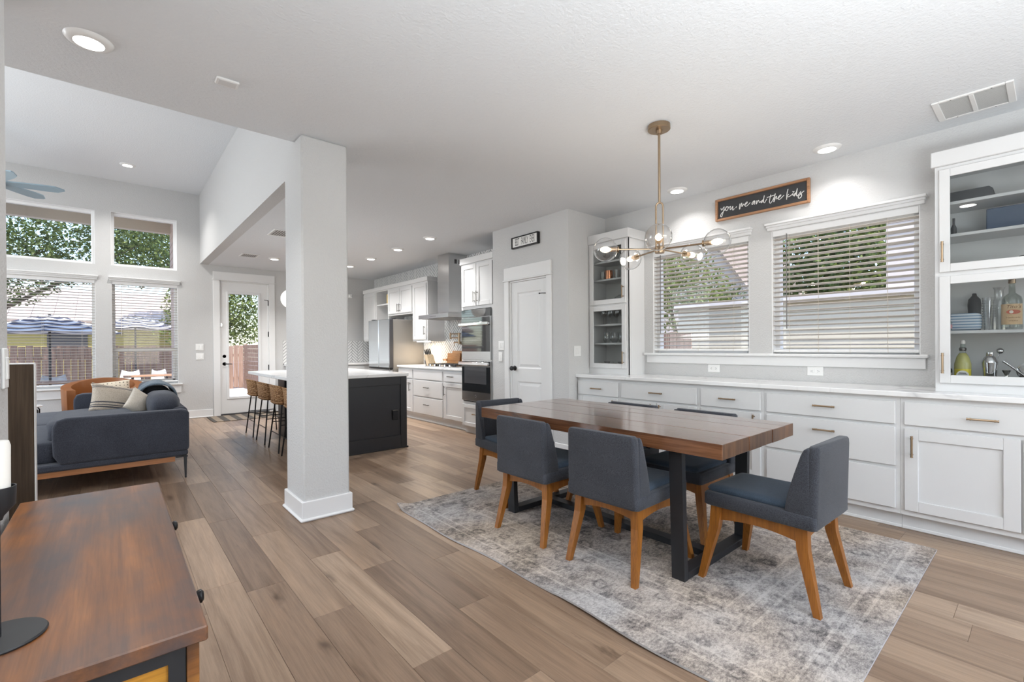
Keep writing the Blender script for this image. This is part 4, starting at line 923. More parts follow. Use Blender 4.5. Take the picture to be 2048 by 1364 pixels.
# ---- chairs (local frame: seat faces +y, rear feet near y=-.27)
def make_chair(label, loc, rz_):
    t = thing('dining_chair', label, 'chair', loc, rz_, 'upholstered dining chairs round the table', local=True)
    hw = .232
    def leg(x, y, dx, dy):
        top = .3805; a = .021; b = .0145
        T = [(x-a, y-a*1.25, top), (x+a, y-a*1.25, top), (x+a, y+a*1.25, top), (x-a, y+a*1.25, top)]
        kx, ky = x+dx*.18, y+dy*.10
        K = [(kx-a, ky-a*1.15, .275), (kx+a, ky-a*1.15, .275), (kx+a, ky+a*1.15, .275), (kx-a, ky+a*1.15, .275)]
        bx_, by_ = x+dx, y+dy
        B_ = [(bx_-b, by_-b, .0005), (bx_+b, by_-b, .0005), (bx_+b, by_+b, .0005), (bx_-b, by_+b, .0005)]
        m = MB(); m.hexa(K, T); m.hexa(B_, K); m.build('leg', M['legwood'], t)
    for s in (-1, 1):
        leg(s*.182, -.193, s*.033, -.072); leg(s*.190, .205, s*.060, .056)
    ap = MB()
    for s in (-1, 1):   # side rails with an arched lower edge
        n = 8; vs = []; x = s*.186
        for i in range(n+1):
            u = i/n; y = -.19+.385*u; zl = .305+.022*math.sin(PI*u)
            vs += [(x-.012, y, zl), (x+.012, y, zl), (x+.012, y, .382), (x-.012, y, .382)]
        fs = [tuple(4*i+q_ for q_ in (k, (k+1) % 4))+tuple(4*(i+1)+q_ for q_ in ((k+1) % 4, k)) for i in range(n) for k in range(4)]+[(0, 1, 2, 3), (4*n+3, 4*n+2, 4*n+1, 4*n)]
        ap.add(vs, fs)
    for y in (-.193, .205):
        n = 8; vs = []
        for i in range(n+1):
            u = i/n; x = -.178+.356*u; zl = .31+.022*math.sin(PI*u)
            vs += [(x, y-.012, zl), (x, y+.012, zl), (x, y+.012, .382), (x, y-.012, .382)]
        fs = [tuple(4*i+q_ for q_ in (k, (k+1) % 4))+tuple(4*(i+1)+q_ for q_ in ((k+1) % 4, k)) for i in range(n) for k in range(4)]+[(0, 1, 2, 3), (4*n+3, 4*n+2, 4*n+1, 4*n)]
        ap.add(vs, fs)
    ap.build('apron', M['legwood'], t)
    def rbox(m, secs, r=.018):   # lofted rounded rectangle sections: (centre y or z spec)
        n = 6; vs = []
        for (cx, cy, cz, hx_, hy_) in secs:
            for q_ in range(4):
                sx, sy = ((1, 1), (-1, 1), (-1, -1), (1, -1))[q_]
                for i in range(n):
                    a = PI/2*(q_+i/(n-1)); rr = min(r, hx_*.9, hy_*.9)
                    vs.append((cx+sx*(hx_-rr)+rr*math.cos(a), cy+sy*(hy_-rr)+rr*math.sin(a), cz))
        k = 4*n; fs = [(j*k+i, j*k+(i+1) % k, (j+1)*k+(i+1) % k, (j+1)*k+i) for j in range(len(secs)-1) for i in range(k)]
        fs += [tuple(range(k-1, -1, -1)), tuple(range((len(secs)-1)*k, len(secs)*k))]
        m.add(vs, fs)
    m = MB(); rbox(m, [(0, 0, .380, hw-.006, .255), (0, 0, .386, hw, .262), (0, 0, .440, hw, .262), (0, 0, .448, hw-.006, .256)], .02); m.build('seat_box', M['navy'], t, 50)
    m = MB(); rbox(m, [(0, .052, .447, hw-.034, .205), (0, .052, .460, hw-.028, .212), (0, .052, .472, hw-.036, .203), (0, .052, .478, hw-.075, .165)], .03); m.build('seat_cushion', M['navyseat'], t, 60)
    # back: slab with a wing on each side, tapering upward
    m = MB(); Z = [.380, .392, .46, .55, .65, .725, .748, .757]
    secs = []
    for z in Z:
        u = (z-.38)/.377; yb = -.262-.012*u; th = .062-.012*u
        ins = .008 if z in (.380,) else .012 if z == .757 else .003 if z == .748 else 0
        secs.append((0, yb+th/2, z, hw-.004-ins-.006*u, th/2-ins*.5))
    rbox(m, secs, .022); m.build('backrest', M['navy'], t, 50)
    for s in (-1, 1):
        m = MB(); vs = []; cols = 10
        # side wing: profile in y-z, from seat top to the top of the back
        prof = [(-.205, .440), (-.130, .440), (-.142, .52), (-.170, .62), (-.200, .715), (-.212, .74), (-.224, .750), (-.235, .752), (-.235, .44)]
        m.prism(prof, 'x', min(s*(hw-.040), s*(hw-.004)), max(s*(hw-.040), s*(hw-.004)))
        o = m.build('back_wing', M['navy'], t)
        bv = o.modifiers.new('round', 'BEVEL'); bv.width = .010; bv.segments = 3; bv.limit_method = 'ANGLE'; o.data.shade_smooth()
    return t
RZ = .0105
ch = make_chair('slate blue chair at the near table end, pulled out with its whole side showing', (2.60, .945, RZ), math.radians(-1.5))
A90 = -PI/2
dup(ch, (2.245, 1.600, RZ), A90+math.radians(2), 'slate blue chair with its back to us, next to the near table leg')
dup(ch, (2.232, 2.235, RZ), A90+math.radians(1), 'slate blue chair with its back to us, nearer the column and far table end')
dup(ch, (2.53, 2.925, RZ), PI+math.radians(-8), 'slate blue chair at the far table end in front of the pantry door')
dup(ch, (2.92, 2.20, RZ), PI/2, 'slate blue chair tucked in on the cabinet side, towards the pantry end')
dup(ch, (2.92, 1.60, RZ), PI/2, 'slate blue chair tucked in on the cabinet side, seat showing behind the table leg')

# ---- chandelier
cx, cy = 2.862, 1.765; zc = 1.893
t = thing('chandelier', 'brushed brass chandelier with five clear glass globes over the dining table', 'chandelier', (cx, cy, 1.85))
MB().lathe([(0, ZC-.0005), (.074, ZC-.0005), (.075, ZC-.030), (.071, ZC-.034), (.022, ZC-.036), (.020, ZC-.060), (0, ZC-.060)], (cx, cy, 0), 32).build('canopy', M['brass'], t, 40)
MB().cyl((cx, cy, 2.215), (cx, cy, ZC-.05), .0085, n=12).build('stem', M['brass'], t, 40)
vd = Vector((cx, cy, 0)).normalized(); rd = Vector((vd.y, -vd.x, 0))
pts = []
for i in range(13):
    a = PI*i/12; pts.append((cx+rd.x*.023*math.cos(a), cy+rd.y*.023*math.cos(a), 2.185+.028*math.sin(a)))
e0 = (cx+rd.x*.023, cy+rd.y*.023, zc); e1 = (cx-rd.x*.023, cy-rd.y*.023, zc)
MB().tube([e0]+pts+[e1], .0062, 8).build('fork', M['brass'], t, 60)
MB().lathe([(0, zc-.030), (.030, zc-.028), (.034, zc-.016), (.034, zc+.012), (.028, zc+.018), (0, zc+.020)], (cx, cy, 0), 20).build('hub', M['brass'], t, 40)
base_a = math.atan2(-vd.y, -vd.x)-math.radians(1)
for k in range(5):
    a = base_a+2*PI*k/5; d = Vector((math.cos(a), math.sin(a), 0)); p = lambda r, z=zc: (cx+d.x*r, cy+d.y*r, z)
    am = MB(); am.cyl(p(.03), p(.285), .006, n=8); am.build('arm', M['brass'], t, 40)
    s = MB(); s.cyl(p(.283), p(.290), .022, n=14); s.cyl(p(.290), p(.338), .0165, n=14); so = s.build('socket', M['brass'], t, 40)
    m = MB(); nrm = d; Mx = d.to_track_quat('Z', 'Y').to_matrix()
    m.sup(p(.372), (.020, .020, .036), 1, 1, 14, 8, M=Mx); m.build('bulb', M['bulb'], so, 60)
    m = MB(); R = .082; prof = []
    for i in range(17):
        b = PI*(i/16)*.93; prof.append((R*math.sin(b), R*math.cos(b)))
    m.lathe(prof, (0, 0, 0), 28); c0 = Vector(p(.372)); m.v = [tuple(Mx @ Vector((x, y, z))+c0) for x, y, z in m.v]
    m.build('glass_globe', M['globe'], t, 80)
    light('chandelier_lamp', 'POINT', p(.43), 1.1, (1, .86, .68), .02, parent=t)
# ================================================================= KITCHEN
# island
t = thing('kitchen_island', 'black kitchen island with a white slab top behind the column', 'island', (2.2, 6.2, 0))
m = MB(); m.box(1.79, 2.755, 5.222, 7.20, 0, .876); m.build('body', M['island'], t)
m = MB()
for b in ((1.79, 1.87, .0, .876), (2.675, 2.757, .0, .876), (1.87, 2.675, .775, .876), (1.87, 2.675, 0, .16)): m.cbox(b[0], b[1], 5.206, 5.222, b[2], b[3], .003)
m.build('end_panel_frame', M['island'], t)
m = MB(); m.cbox(1.775, 2.772, 5.196, 5.206, 0, .016, .004); m.cbox(2.757, 2.772, 5.206, 7.2, 0, .016, .004); m.build('shoe_moulding', M['island'], t)
for y in (5.24, 6.78): MB().cbox(1.765, 1.79, y, y+.06, 0, .876, .003).build('support_post', M['island'], t)
m = MB(); m.cbox(2.566, 2.632, 5.196, 5.222, .352, .462, .003); o = m.build('outlet_box', M['black'], t)
m = MB(); m.cbox(2.562, 2.636, 5.192, 5.22, .462, .472, .002); m.build('outlet_cover', M['nickel'], t)
MB().cbox(1.42, 2.775, 5.188, 7.245, .8765, .914, .004).build('countertop', M['quartz'], t)
# bar stools: woven shell on thin black legs
def make_stool(label, loc):
    t = thing('bar_stool', label, 'stool', loc, 0, 'woven counter stools at the island', local=True)
    # local: seat faces +x, back at -x
    n = 16; vs = []; fs = []
    rows = [(-.0, .0, .575), (.165, .185, .565), (.20, .215, .60), (.215, .225, .70), (.220, .230, .785)]
    def pt(rx_, ry_, z, a): return (rx_*math.cos(a), ry_*math.sin(a), z)
    # seat pan
    m = MB(); pan = [(0.0, .0), (.12, -.004), (.19, 0), (.205, .02)]
    for r, dz in pan:
        for i in range(24):
            a = 2*PI*i/24; ex = .55; x = math.copysign(abs(math.cos(a))**ex, math.cos(a)); y = math.copysign(abs(math.sin(a))**ex, math.sin(a)); m.v.append((r*x, r*y*1.05, .575+dz))
    for j in range(3):
        for i in range(24): m.f.append((j*24+i, j*24+(i+1) % 24, (j+1)*24+(i+1) % 24, (j+1)*24+i)); m.m.append(0)
    s = m.build('seat', M['rattan'], t, 60); sd = s.modifiers.new('thick', 'SOLIDIFY'); sd.thickness = .016
    # wrap-around back
    m = MB(); k = 20
    zt = lambda u: .785-.07*abs(2*u-1)**3
    for j in range(5):
        for i in range(k+1):
            u = i/k; a = PI/2+PI*u; ex = .55; x = math.copysign(abs(math.cos(a))**ex, math.cos(a)); y = math.copysign(abs(math.sin(a))**ex, math.sin(a))
            w = j/4; z = .575+(zt(u)-.575)*w; f = 1+.10*w; m.v.append((.205*x*f, .215*y*(1+.05*w), z))
    for j in range(4):
        for i in range(k): a = j*(k+1)+i; m.f.append((a, a+1, a+k+2, a+k+1)); m.m.append(0)
    b = m.build('backrest', M['rattan'], t, 60); sd = b.modifiers.new('thick', 'SOLIDIFY'); sd.thickness = .014
    P = [(-.222*math.copysign(abs(math.cos(PI/2+PI*i/12))**.55, -math.cos(PI/2+PI*i/12)) if False else .2255*math.copysign(abs(math.cos(PI/2+PI*i/12))**.55, math.cos(PI/2+PI*i/12)), .2258*math.copysign(abs(math.sin(PI/2+PI*i/12))**.55, math.sin(PI/2+PI*i/12)), zt(i/12)) for i in range(13)]
    MB().tube(P, .009, 6).build('rim', M['rattan'], t, 60)
    for sx in (-1, 1):
        for sy in (-1, 1): MB().tube([(sx*.145, sy*.15, .574), (sx*.205, sy*.225, .0)], .0085, 7).build('leg', M['black'], t, 60)
    q = lambda z, sx, sy: (sx*(.145+.06*(.574-z)/.574), sy*(.15+.075*(.574-z)/.574), z)
    for z, e in ((.21, 'side'), (.32, 'front')):
        for s_ in (-1, 1):
            a, b = (q(z, -1, s_), q(z, 1, s_)) if e == 'front' else (q(z, s_, -1), q(z, s_, 1))
            MB().tube([a, b], .006, 6).build('stretcher', M['black'], t, 60)
    m = MB(); m.tube([(-.145, -.15, .572), (.145, -.15, .572), (.145, .15, .572), (-.145, .15, .572)], .007, 6, closed=True); m.build('seat_ring', M['black'], t, 60)
    return t
s0 = make_stool('woven bar stool at the island end nearest the patio door', (1.672, 7.42, 0))
dup(s0, (1.667, 6.755, 0), 0, 'second woven bar stool from the patio door')
dup(s0, (1.667, 6.105, 0), 0, 'third woven bar stool from the patio door')
dup(s0, (1.66, 5.50, 0), 0, 'woven bar stool half hidden behind the column')

# cooking wall -------------------------------------------------------------
KX = 3.90
def kunit(y0, y1, label, fronts, mat='nickel'):
    t = thing('kitchen_base_cabinet', label, 'cabinet', (4.2, (y0+y1)/2, 0), group='white kitchen base cabinets')
    MB().box(KX, XR-.002, y0+.0005, y1-.0005, .10, .879).build('carcass', M['cab'], t)
    MB().box(3.945, XR-.002, y0+.0005, y1-.0005, 0, .10).build('toe_kick', M['cab'], t)
    MB().cbox(3.925, 3.945, y0+.0005, y1-.0005, 0, .022, .004).build('shoe_moulding', M['trim'], t)
    for kind, a, b, z0, z1, hs in fronts:
        f = slab_front('drawer', KX, a, b, z0, z1, t) if kind == 'drawer' else shaker('door', KX, a, b, z0, z1, t)
        for (hy, hz, v) in hs: pull(KX-.019, hy, hz, v, f, .14, mat)
    return t
kunit(7.115, 7.66, 'white kitchen cabinet with a drawer and door, between the fridge and the drawer bank', [('drawer', 7.14, 7.64, .70, .85, [(7.39, .775, False)]), ('door', 7.14, 7.64, .13, .68, [(7.20, .555, True)])])
kunit(6.165, 7.115, 'white kitchen drawer bank under the range hood', [('drawer', 6.19, 7.09, .70, .85, []), ('drawer', 6.19, 7.09, .42, .68, [(6.64, .57, False)]), ('drawer', 6.19, 7.09, .13, .40, [(6.64, .29, False)])])
kunit(5.585, 6.165, 'white kitchen cabinet with a drawer over a shaker door, next to the oven tower', [('drawer', 5.60, 6.14, .70, .85, [(5.93, .78, False)]), ('door', 5.60, 6.14, .13, .68, [(6.10, .56, True)])])
tag(MB().cbox(3.862, XR-.001, 5.586, 7.66, .8795, .914, .004).build('kitchen_countertop', M['quartz'], loc=(4.2, 6.6, .88)), 'white quartz countertop on the cooking wall', 'countertop')
# herringbone tile
def herring(name, rects, place, parent, L=.18, Wd=.045, th=.006):
    m = MB(); c, s = math.cos(PI/4), math.sin(PI/4); g = .0046
    for (u0, u1, v0, v1) in rects:
        R = (u1-u0+v1-v0)+.5; n = int(R/Wd)+4
        for i in range(-n, n):
            for j in range(-int(R/L)-3, int(R/L)+3):
                ox, oy = i*Wd+j*L, i*Wd-j*L
                for (a, b, w, h) in ((0, 0, L, Wd), (0, Wd, Wd, L)):
                    P = [(ox+a+g, oy+b+g), (ox+a+w-g, oy+b+g), (ox+a+w-g, oy+b+h-g), (ox+a+g, oy+b+h-g)]
                    P = [(c*x-s*y+u0, s*x+c*y+v0) for x, y in P]
                    if max(p[0] for p in P) < u0 or min(p[0] for p in P) > u1 or max(p[1] for p in P) < v0 or min(p[1] for p in P) > v1: continue
                    for ax, lim, sg in ((0, u0, 1), (0, u1, -1), (1, v0, 1), (1, v1, -1)):
                        Q = []
                        for k in range(len(P)):
                            A, B = P[k], P[(k+1) % len(P)]; da, db = sg*(A[ax]-lim), sg*(B[ax]-lim)
                            if da >= 0: Q.append(A)
                            if (da >= 0) != (db >= 0):
                                q = da/(da-db); Q.append((A[0]+(B[0]-A[0])*q, A[1]+(B[1]-A[1])*q))
                        P = Q
                        if len(P) < 3: break
                    if len(P) < 3: continue
                    k = len(P); vs = [place(x, y, 0) for x, y in P]+[place(x, y, th) for x, y in P]
                    m.add(vs, [tuple(range(k, 2*k))]+[(i_, (i_+1) % k, k+(i_+1) % k, k+i_) for i_ in range(k)])
    return m.build(name, M['tile'], parent, kind='stuff')
r = struct('trim_2', (XR, 7.5, 1.2))
MB().box(XR-.004, XR-.0005, 4.82, 9.90, .90, ZC-.001).build('tile_bed', M['grout'], r)
herring('herringbone_tiles', [(5.585, 9.0, .915, ZC-.002), (9.0, 9.9, 2.3, ZC-.002), (4.83, 5.585, 2.49, ZC-.002)], lambda u, v, d: (XR-.004-d, u, v), r)
r = struct('trim_3', (3.3, YB, 1.2))
MB().box(2.56, XR-.01, YB-.004, YB-.0005, .90, 1.375).build('tile_bed', M['grout'], r)
herring('herringbone_tiles', [(2.56, XR-.01, .915, 1.375)], lambda u, v, d: (u, YB-.004-d, v), r)
# cooktop
t = thing('gas_cooktop', 'steel gas cooktop with black grates below the range hood', 'cooktop', (4.15, 6.37, .9145))
MB().cbox(3.93, 4.355, 5.94, 6.80, .9145, .925, .004).build('steel_top', M['steel'], t)
for yc, xc in ((6.12, 4.05), (6.12, 4.26), (6.37, 4.16), (6.62, 4.05), (6.62, 4.26)):
    MB().lathe([(0, .012), (.035, .012), (.042, .004), (.045, 0)], (xc, yc, .925), 16).build('burner', M['blackm'], t, 50)
for y0 in (5.97, 6.25, 6.53):
    m = MB()
    for y in (y0+.01, y0+.12, y0+.23): m.cbox(3.99, 4.34, y-.006, y+.006, .945, .957, .002)
    for x in (3.99, 4.11, 4.22, 4.33): m.cbox(x-.006, x+.006, y0, y0+.25, .945, .957, .002)
    for x in (3.995, 4.325):
        for y in (y0+.01, y0+.23): m.cbox(x-.007, x+.007, y-.007, y+.007, .925, .946, .001)
    m.build('grate', M['blackm'], t)
for y in (6.08, 6.22, 6.37, 6.52, 6.66):
    MB().cyl((3.957, y, .925), (3.957, y, .952), .017, .015, n=14).build('control_knob', M['chrome'], t, 40)
# range hood
t = thing('range_hood', 'stainless steel chimney range hood over the cooktop', 'range hood', (4.2, 6.45, 1.69))
m = MB(); m.box(3.88, XR-.005, 6.0, 6.90, 1.692, 1.752); m.build('canopy_rim', M['steel'], t)
m = MB(); m.hexa([(3.88, 6.0, 1.7522), (XR-.005, 6.0, 1.7522), (XR-.005, 6.9, 1.7522), (3.88, 6.9, 1.7522)], [(4.08, 6.30, 1.80), (XR-.005, 6.30, 1.80), (XR-.005, 6.65, 1.80), (4.08, 6.65, 1.80)]); m.build('canopy_slope', M['steel'], t)
MB().box(4.095, XR-.005, 6.305, 6.645, 1.79, 2.40).build('lower_chimney', M['steel'], t)
u_ = MB().box(4.10, XR-.005, 6.312, 6.638, 2.40, ZC-.001).build('upper_chimney', M['steel'], t)
for i in range(3): MB().cbox(4.21+i*.08, 4.255+i*.08, 6.309, 6.313, 2.58, 2.65, .001).build('vent_slot', M['darkgrey'], u_)
MB().box(3.92, 4.42, 6.04, 6.86, 1.688, 1.6925).build('filter', M['nickel'], t)
for i in range(5): MB().cyl((3.878, 6.37+i*.04, 1.722), (3.8805, 6.37+i*.04, 1.722), .007, n=10).build('button', M['nickel'], t)
# pot filler
t = thing('pot_filler', 'brass folding pot filler tap on the herringbone tile', 'tap', (XR-.01, 6.30, 1.35))
q = XR-.0105
MB().lathe([(0, -.03), (.024, -.03), (.03, -.012), (.03, 0)], (q, 6.46, 1.295), 16, axis='x').build('wall_flange', M['brass'], t, 50)
m = MB(); m.cyl((q-.06, 6.46, 1.275), (q-.06, 6.46, 1.465), .018, n=12); m.cyl((q-.02, 6.46, 1.295), (q-.06, 6.46, 1.295), .015, n=12); m.build('post', M['brass'], t, 40)
m = MB(); m.cyl((q-.06, 6.46, 1.452), (q-.075, 6.70, 1.452), .010, n=10); m.cyl((q-.06, 6.46, 1.385), (q-.075, 6.70, 1.385), .010, n=10); m.cyl((q-.075, 6.705, 1.365), (q-.075, 6.705, 1.475), .015, n=12); m.build('swing_arm', M['brass'], t, 40)
m = MB(); m.cyl((q-.06, 6.46, 1.31), (q-.065, 6.61, 1.31), .012, n=10); m.cyl((q-.065, 6.605, 1.312), (q-.065, 6.605, 1.24), .008, .006, n=10); m.build('spout', M['brass'], t, 40)
# knife block
t = thing('knife_block', 'pale slanted knife block with black handled knives by the fridge side', 'knife block', (4.14, 6.965, .9145))
ang = math.radians(28); D = Vector((-.25*math.sin(ang)*0, math.sin(ang), math.cos(ang)))
def kb(p, y0, y1, x0, x1, h, name, mat):
    bot = [(x0, y0, .915), (x1, y0, .915), (x1, y1, .915), (x0, y1, .915)]; d = D*h
    m = MB(); m.hexa(bot, [(a+d.x, b+d.y, .915+d.z) for a, b, c in bot]); return m.build(name, M[mat], p)
M['maple'] = wood('maple_wood', (.50, .38, .24), (.58, .45, .30), None, 'z', 1, .4)
kb(t, 6.845, 6.945, 4.06, 4.18, .215, 'block', 'maple'); kb(t, 6.9455, 6.987, 4.062, 4.178, .10, 'front_step', 'darkgrey')
for i in range(3):
    for j in range(2):
        p = Vector((4.085+i*.035, 6.87+j*.05, .915))+D*.205; q = p+D*(.10+.01*i)
        m = MB(); m.tube([p, p+(q-p)*.5, q], [.010, .012, .009], 7); m.build('knife_handle', M['black'], t, 50)
for i in range(4):
    p = Vector((4.075+i*.03, 6.965, .915))+D*.09; m = MB(); m.tube([p, p+D*.085], [.007, .006], 6); m.build('steak_knife_handle', M['black'], t, 50)
t = thing('kitchen_scissors', 'dark handled kitchen scissors in the knife block', 'scissors', (4.1, 7.005, 1.05))
for s_ in (0, .03):
    m = MB(); c = Vector((4.07+s_, 6.995, 1.10)); m.tube([c+Vector((0, .018*math.cos(2*PI*i/10), .026*math.sin(2*PI*i/10))) for i in range(10)], .004, 6, closed=True); m.build('finger_loop', M['black'], t, 60)
MB().tube([(4.085, 6.987, 1.085), (4.085, 6.96, 1.02)], .005, 6).build('blade', M['chrome'], t, 60)
# cutting boards leaning on the tile
def cboard(label, y0, y1, h, x, mat, handle=False, th=.02, lean=.06):
    t = thing('cutting_board', label, 'board', (x, (y0+y1)/2, .915), group='cutting boards on the cooking wall')
    m = MB(); z0 = .926
    n = 5; g = (y1-y0)/n
    m.hexa([(x, y0, z0), (x+th, y0, z0), (x+th, y1, z0), (x, y1, z0)], [(x+lean, y0, z0+h), (x+lean+th, y0, z0+h), (x+lean+th, y1, z0+h), (x+lean, y1, z0+h)]); m.build('board', M[mat], t)
    if handle:
        m = MB(); zc_ = z0+h*.42; xx = x+lean*.5; m.tube([(xx+th/2, y1-.002, zc_), (xx+th/2, y1+.05, zc_), (xx+th/2, y1+.12, zc_)], [.030, .016, .013], 8); m.build('handle', M[mat], t, 60)
        MB().sphere((xx+th/2, y1+.125, zc_), .016, 10, 6).build('handle_end', M['darkgrey'], t, 60)
    return t
cboard('large rectangular wooden cutting board leaning against the herringbone tile', 6.22, 6.72, .24, 4.385, 'board', lean=.045)
cboard('smaller wooden paddle board with a handle, leaning in front of the large board', 6.42, 6.80, .20, 4.362, 'board', True, .016, .022)
# oven tower ---------------------------------------------------------------
TXF = 3.84; a0, a1 = 4.822, 5.578
t = thing('oven_cabinet', 'tall white cabinet that houses the double oven, beside the pantry', 'cabinet', (4.15, 5.2, 0))
m = MB(); m.box(TXF, XR-.012, a1-.02, a1, .09, 2.41); m.box(TXF, XR-.012, a0, a0+.02, .09, 2.41); m.box(TXF, XR-.012, a0+.02, a1-.02, 1.76, 2.41); m.box(TXF, XR-.012, a0+.02, a1-.02, .09, .455); m.box(4.43, XR-.012, a0+.02, a1-.02, .455, 1.76); m.build('carcass', M['cab'], t)
m = MB(); m.box(TXF-.001, TXF+.018, a1-.045, a1, .09, 2.41); m.box(TXF-.001, TXF+.018, a0, a0+.06, .09, 2.41); m.build('face_frame', M['cab'], t)
MB().cbox(TXF-.022, XR-.012, a0, a1+.02, 2.405, 2.492, .004).build('crown', M['cab'], t)
MB().box(3.895, XR-.012, a0, a1, 0, .09).build('toe_kick', M['cab'], t)
for b0, b1, hy in ((5.205, 5.555, 5.235), (4.845, 5.195, 5.165)):
    d = shaker('door', TXF-.001, b0, b1, 1.800, 2.385, t); pull(TXF-.02, hy, 1.925, True, d, .14, 'nickel')
d = shaker('drawer', TXF-.001, 4.845, 5.555, .11, .415, t, w=.05); pull(TXF-.02, 5.2, .29, False, d, .14, 'brass')
t = thing('double_oven', 'built-in stainless double wall oven with black glass doors', 'oven', (4.1, 5.2, .455))
b0, b1 = 4.872, 5.545
MB().box(TXF-.004, 4.42, b0, b1, .46, 1.752).build('oven_body', M['steel'], t)
def oven(z0, z1, zg0, hz, label_):
    d = MB().cbox(TXF-.030, TXF-.0045, b0+.002, b1-.002, z0, z1, .003).build('oven_door', M['steel'], t)
    MB().cbox(TXF-.0325, TXF-.030, b0+.01, b1-.01, zg0, z1-.004, .001).build('door_glass', M['ovenglass'], d)
    m = MB(); m.cbox(TXF-.085, TXF-.062, b0-.005, b1+.012, hz-.022, hz+.022, .006)
    for y in (b0+.03, b1-.03): m.cbox(TXF-.064, TXF-.030, y-.012, y+.012, hz-.012, hz+.012, .003)
    m.build('door_handle', M['chrome'], d, 40)
    return d
d1 = oven(1.050, 1.640, 1.165, 1.545, 'upper')
MB().cbox(TXF-.030, TXF-.0045, b0+.002, b1-.002, 1.645, 1.750, .002).build('control_panel', M['ovenglass'], t)
d2 = oven(.475, 1.035, .605, 1.000, 'lower')
MB().box(TXF-.034, TXF-.0325, b0+.09, b1-.07, .72, .955).build('window_mesh', M['darkgrey'], d2)
m = MB(); q = Vector((TXF-.0312, 5.215, .545)); m.lathe([(.014, -.001), (.017, -.002), (.019, 0)], q, 20, axis='x'); m.build('round_emblem', M['nickel'], d2)
MB().cbox(TXF-.012, TXF-.0045, b0+.02, b1-.02, .462, .472, .001).build('vent_slot', M['black'], t)
# upper cabinets --------------------------------------------------------------
UX = 4.115; UXB = XR-.0105
def upper(y0, y1, z0, z1, label, doors, open_=False):
    t = thing('wall_cabinet', label, 'cabinet', (4.3, (y0+y1)/2, z0), group='white kitchen wall cabinets')
    if open_:
        m = MB(); m.box(UX, UXB, y0, y0+.02, z0, z1); m.box(UX, UXB, y1-.02, y1, z0, z1); m.box(UX, UXB, y0+.02, y1-.02, z1-.02, z1); m.box(UX, UXB, y0+.02, y1-.02, z0, z0+.02); m.box(UXB-.01, UXB, y0+.02, y1-.02, z0+.02, z1-.02); m.build('carcass', M['cab'], t)
        MB().box(UX+.01, UXB-.01, y0+.02, y1-.02, 2.075, 2.10).build('shelf', M['cab'], t)
    else: MB().box(UX, UXB, y0+.0004, y1-.0004, z0, z1).build('carcass', M['cab'], t)
    for a, b, hy, hz in doors:
        d = shaker('door', UX, a, b, z0+.03, z1-.03, t); 
        if hy: pull(UX-.019, hy, hz, True, d, .14, 'nickel')
    return t
upper(7.0, 7.515, 1.335, 2.372, 'tall white wall cabinet between the range hood and the fridge', [(7.03, 7.495, 7.065, 1.52)])
upper(7.515, 8.50, 1.842, 2.372, 'white two-door wall cabinet above the fridge', [(7.535, 8.0, 7.965, 1.975), (8.01, 8.485, 8.045, 1.975)])
upper(8.50, 9.06, 1.60, 2.372, 'open white wall cubby with a shelf above the fridge', [], True)
upper(9.06, 9.66, 1.36, 2.372, 'tall white wall cabinet in the kitchen corner', [(9.08, 9.64, None, 0)])
tag(MB().cbox(UX-.022, UXB, 6.98, 9.665, 2.3725, 2.447, .004).build('cabinet_crown', M['cab'], loc=(4.3, 8.3, 2.372)), 'continuous white crown moulding along the kitchen wall cabinets', 'moulding')
for i, (c, w) in enumerate((((.70, .55, .18), .028), ((.72, .62, .42), .022), ((.65, .46, .12), .026))):
    M['bk%d' % i] = flat('book_cover_%s' % 'abc'[i], c, .5)
    y = 8.53+.004+i*.031
    t = thing('cookbook', ('yellow cookbook nearest the fridge cabinet door in the open cubby', 'pale cookbook between two yellow ones in the open cubby', 'gold cookbook at the outer side of the row in the open cubby')[i], 'book', (4.2, y, 2.1005), group='cookbooks in the open cubby')
    MB().cbox(4.14, 4.30, y, y+w, 2.1005, 2.30-.01*i, .002).build('cover', M['bk%d' % i], t); MB().box(4.143, 4.303, y+.003, y+w-.003, 2.103, 2.297-.01*i).build('pages', M['candle'], t)
# under-cabinet lamp
t = tag(MB().cbox(4.15, 4.20, 7.05, 7.45, 1.323, 1.3345, .003).build('under_cabinet_light', M['lens'], loc=(4.2, 7.25, 1.32)), 'slim lamp under the tall wall cabinet lighting the fridge side', 'lamp')
light('under_cabinet_lamp', 'AREA', (4.25, 7.25, 1.318), 3.0, (1, .74, .45), .10, .4, to=(0, 0, -1), parent=t)
# fridge
t = thing('refrigerator', 'mirror-bright french door refrigerator at the end of the cooking wall', 'refrigerator', (4.1, 8.16, 0))
f0, f1 = 7.725, 8.605
MB().cbox(3.83, XR-.015, f0+.01, f1-.01, .03, 1.735, .006).build('body', M['steelside'], t)
for a, b in ((f0, (f0+f1)/2-.003), ((f0+f1)/2+.003, f1)):
    o = MB().cbox(3.752, 3.826, a, b, .86, 1.742, .012).build('upper_door', [M['fridge']], t)
    MB().cbox(3.756, 3.8255, a-.0012 if a == f0 else b, a if a == f0 else b+.0012, .865, 1.737, .0004).build('door_edge', M['darkgrey'], o)
MB().cbox(3.758, 3.826, f0, f1, .845, .858, .002).build('grip_channel', M['black'], t)
MB().cbox(3.752, 3.826, f0, f1, .10, .835, .012).build('freezer_drawer', M['steel'], t)
m = MB(); m.cbox(3.76, 3.83, f0-.0, f1, .02, .095, .004); m.build('kick_grille', M['darkgrey'], t)
for y in (f0+.06, f1-.06): MB().cbox(3.80, 3.90, y-.03, y+.03, 1.7355, 1.765, .006).build('hinge_cover', M['darkgrey'], t)
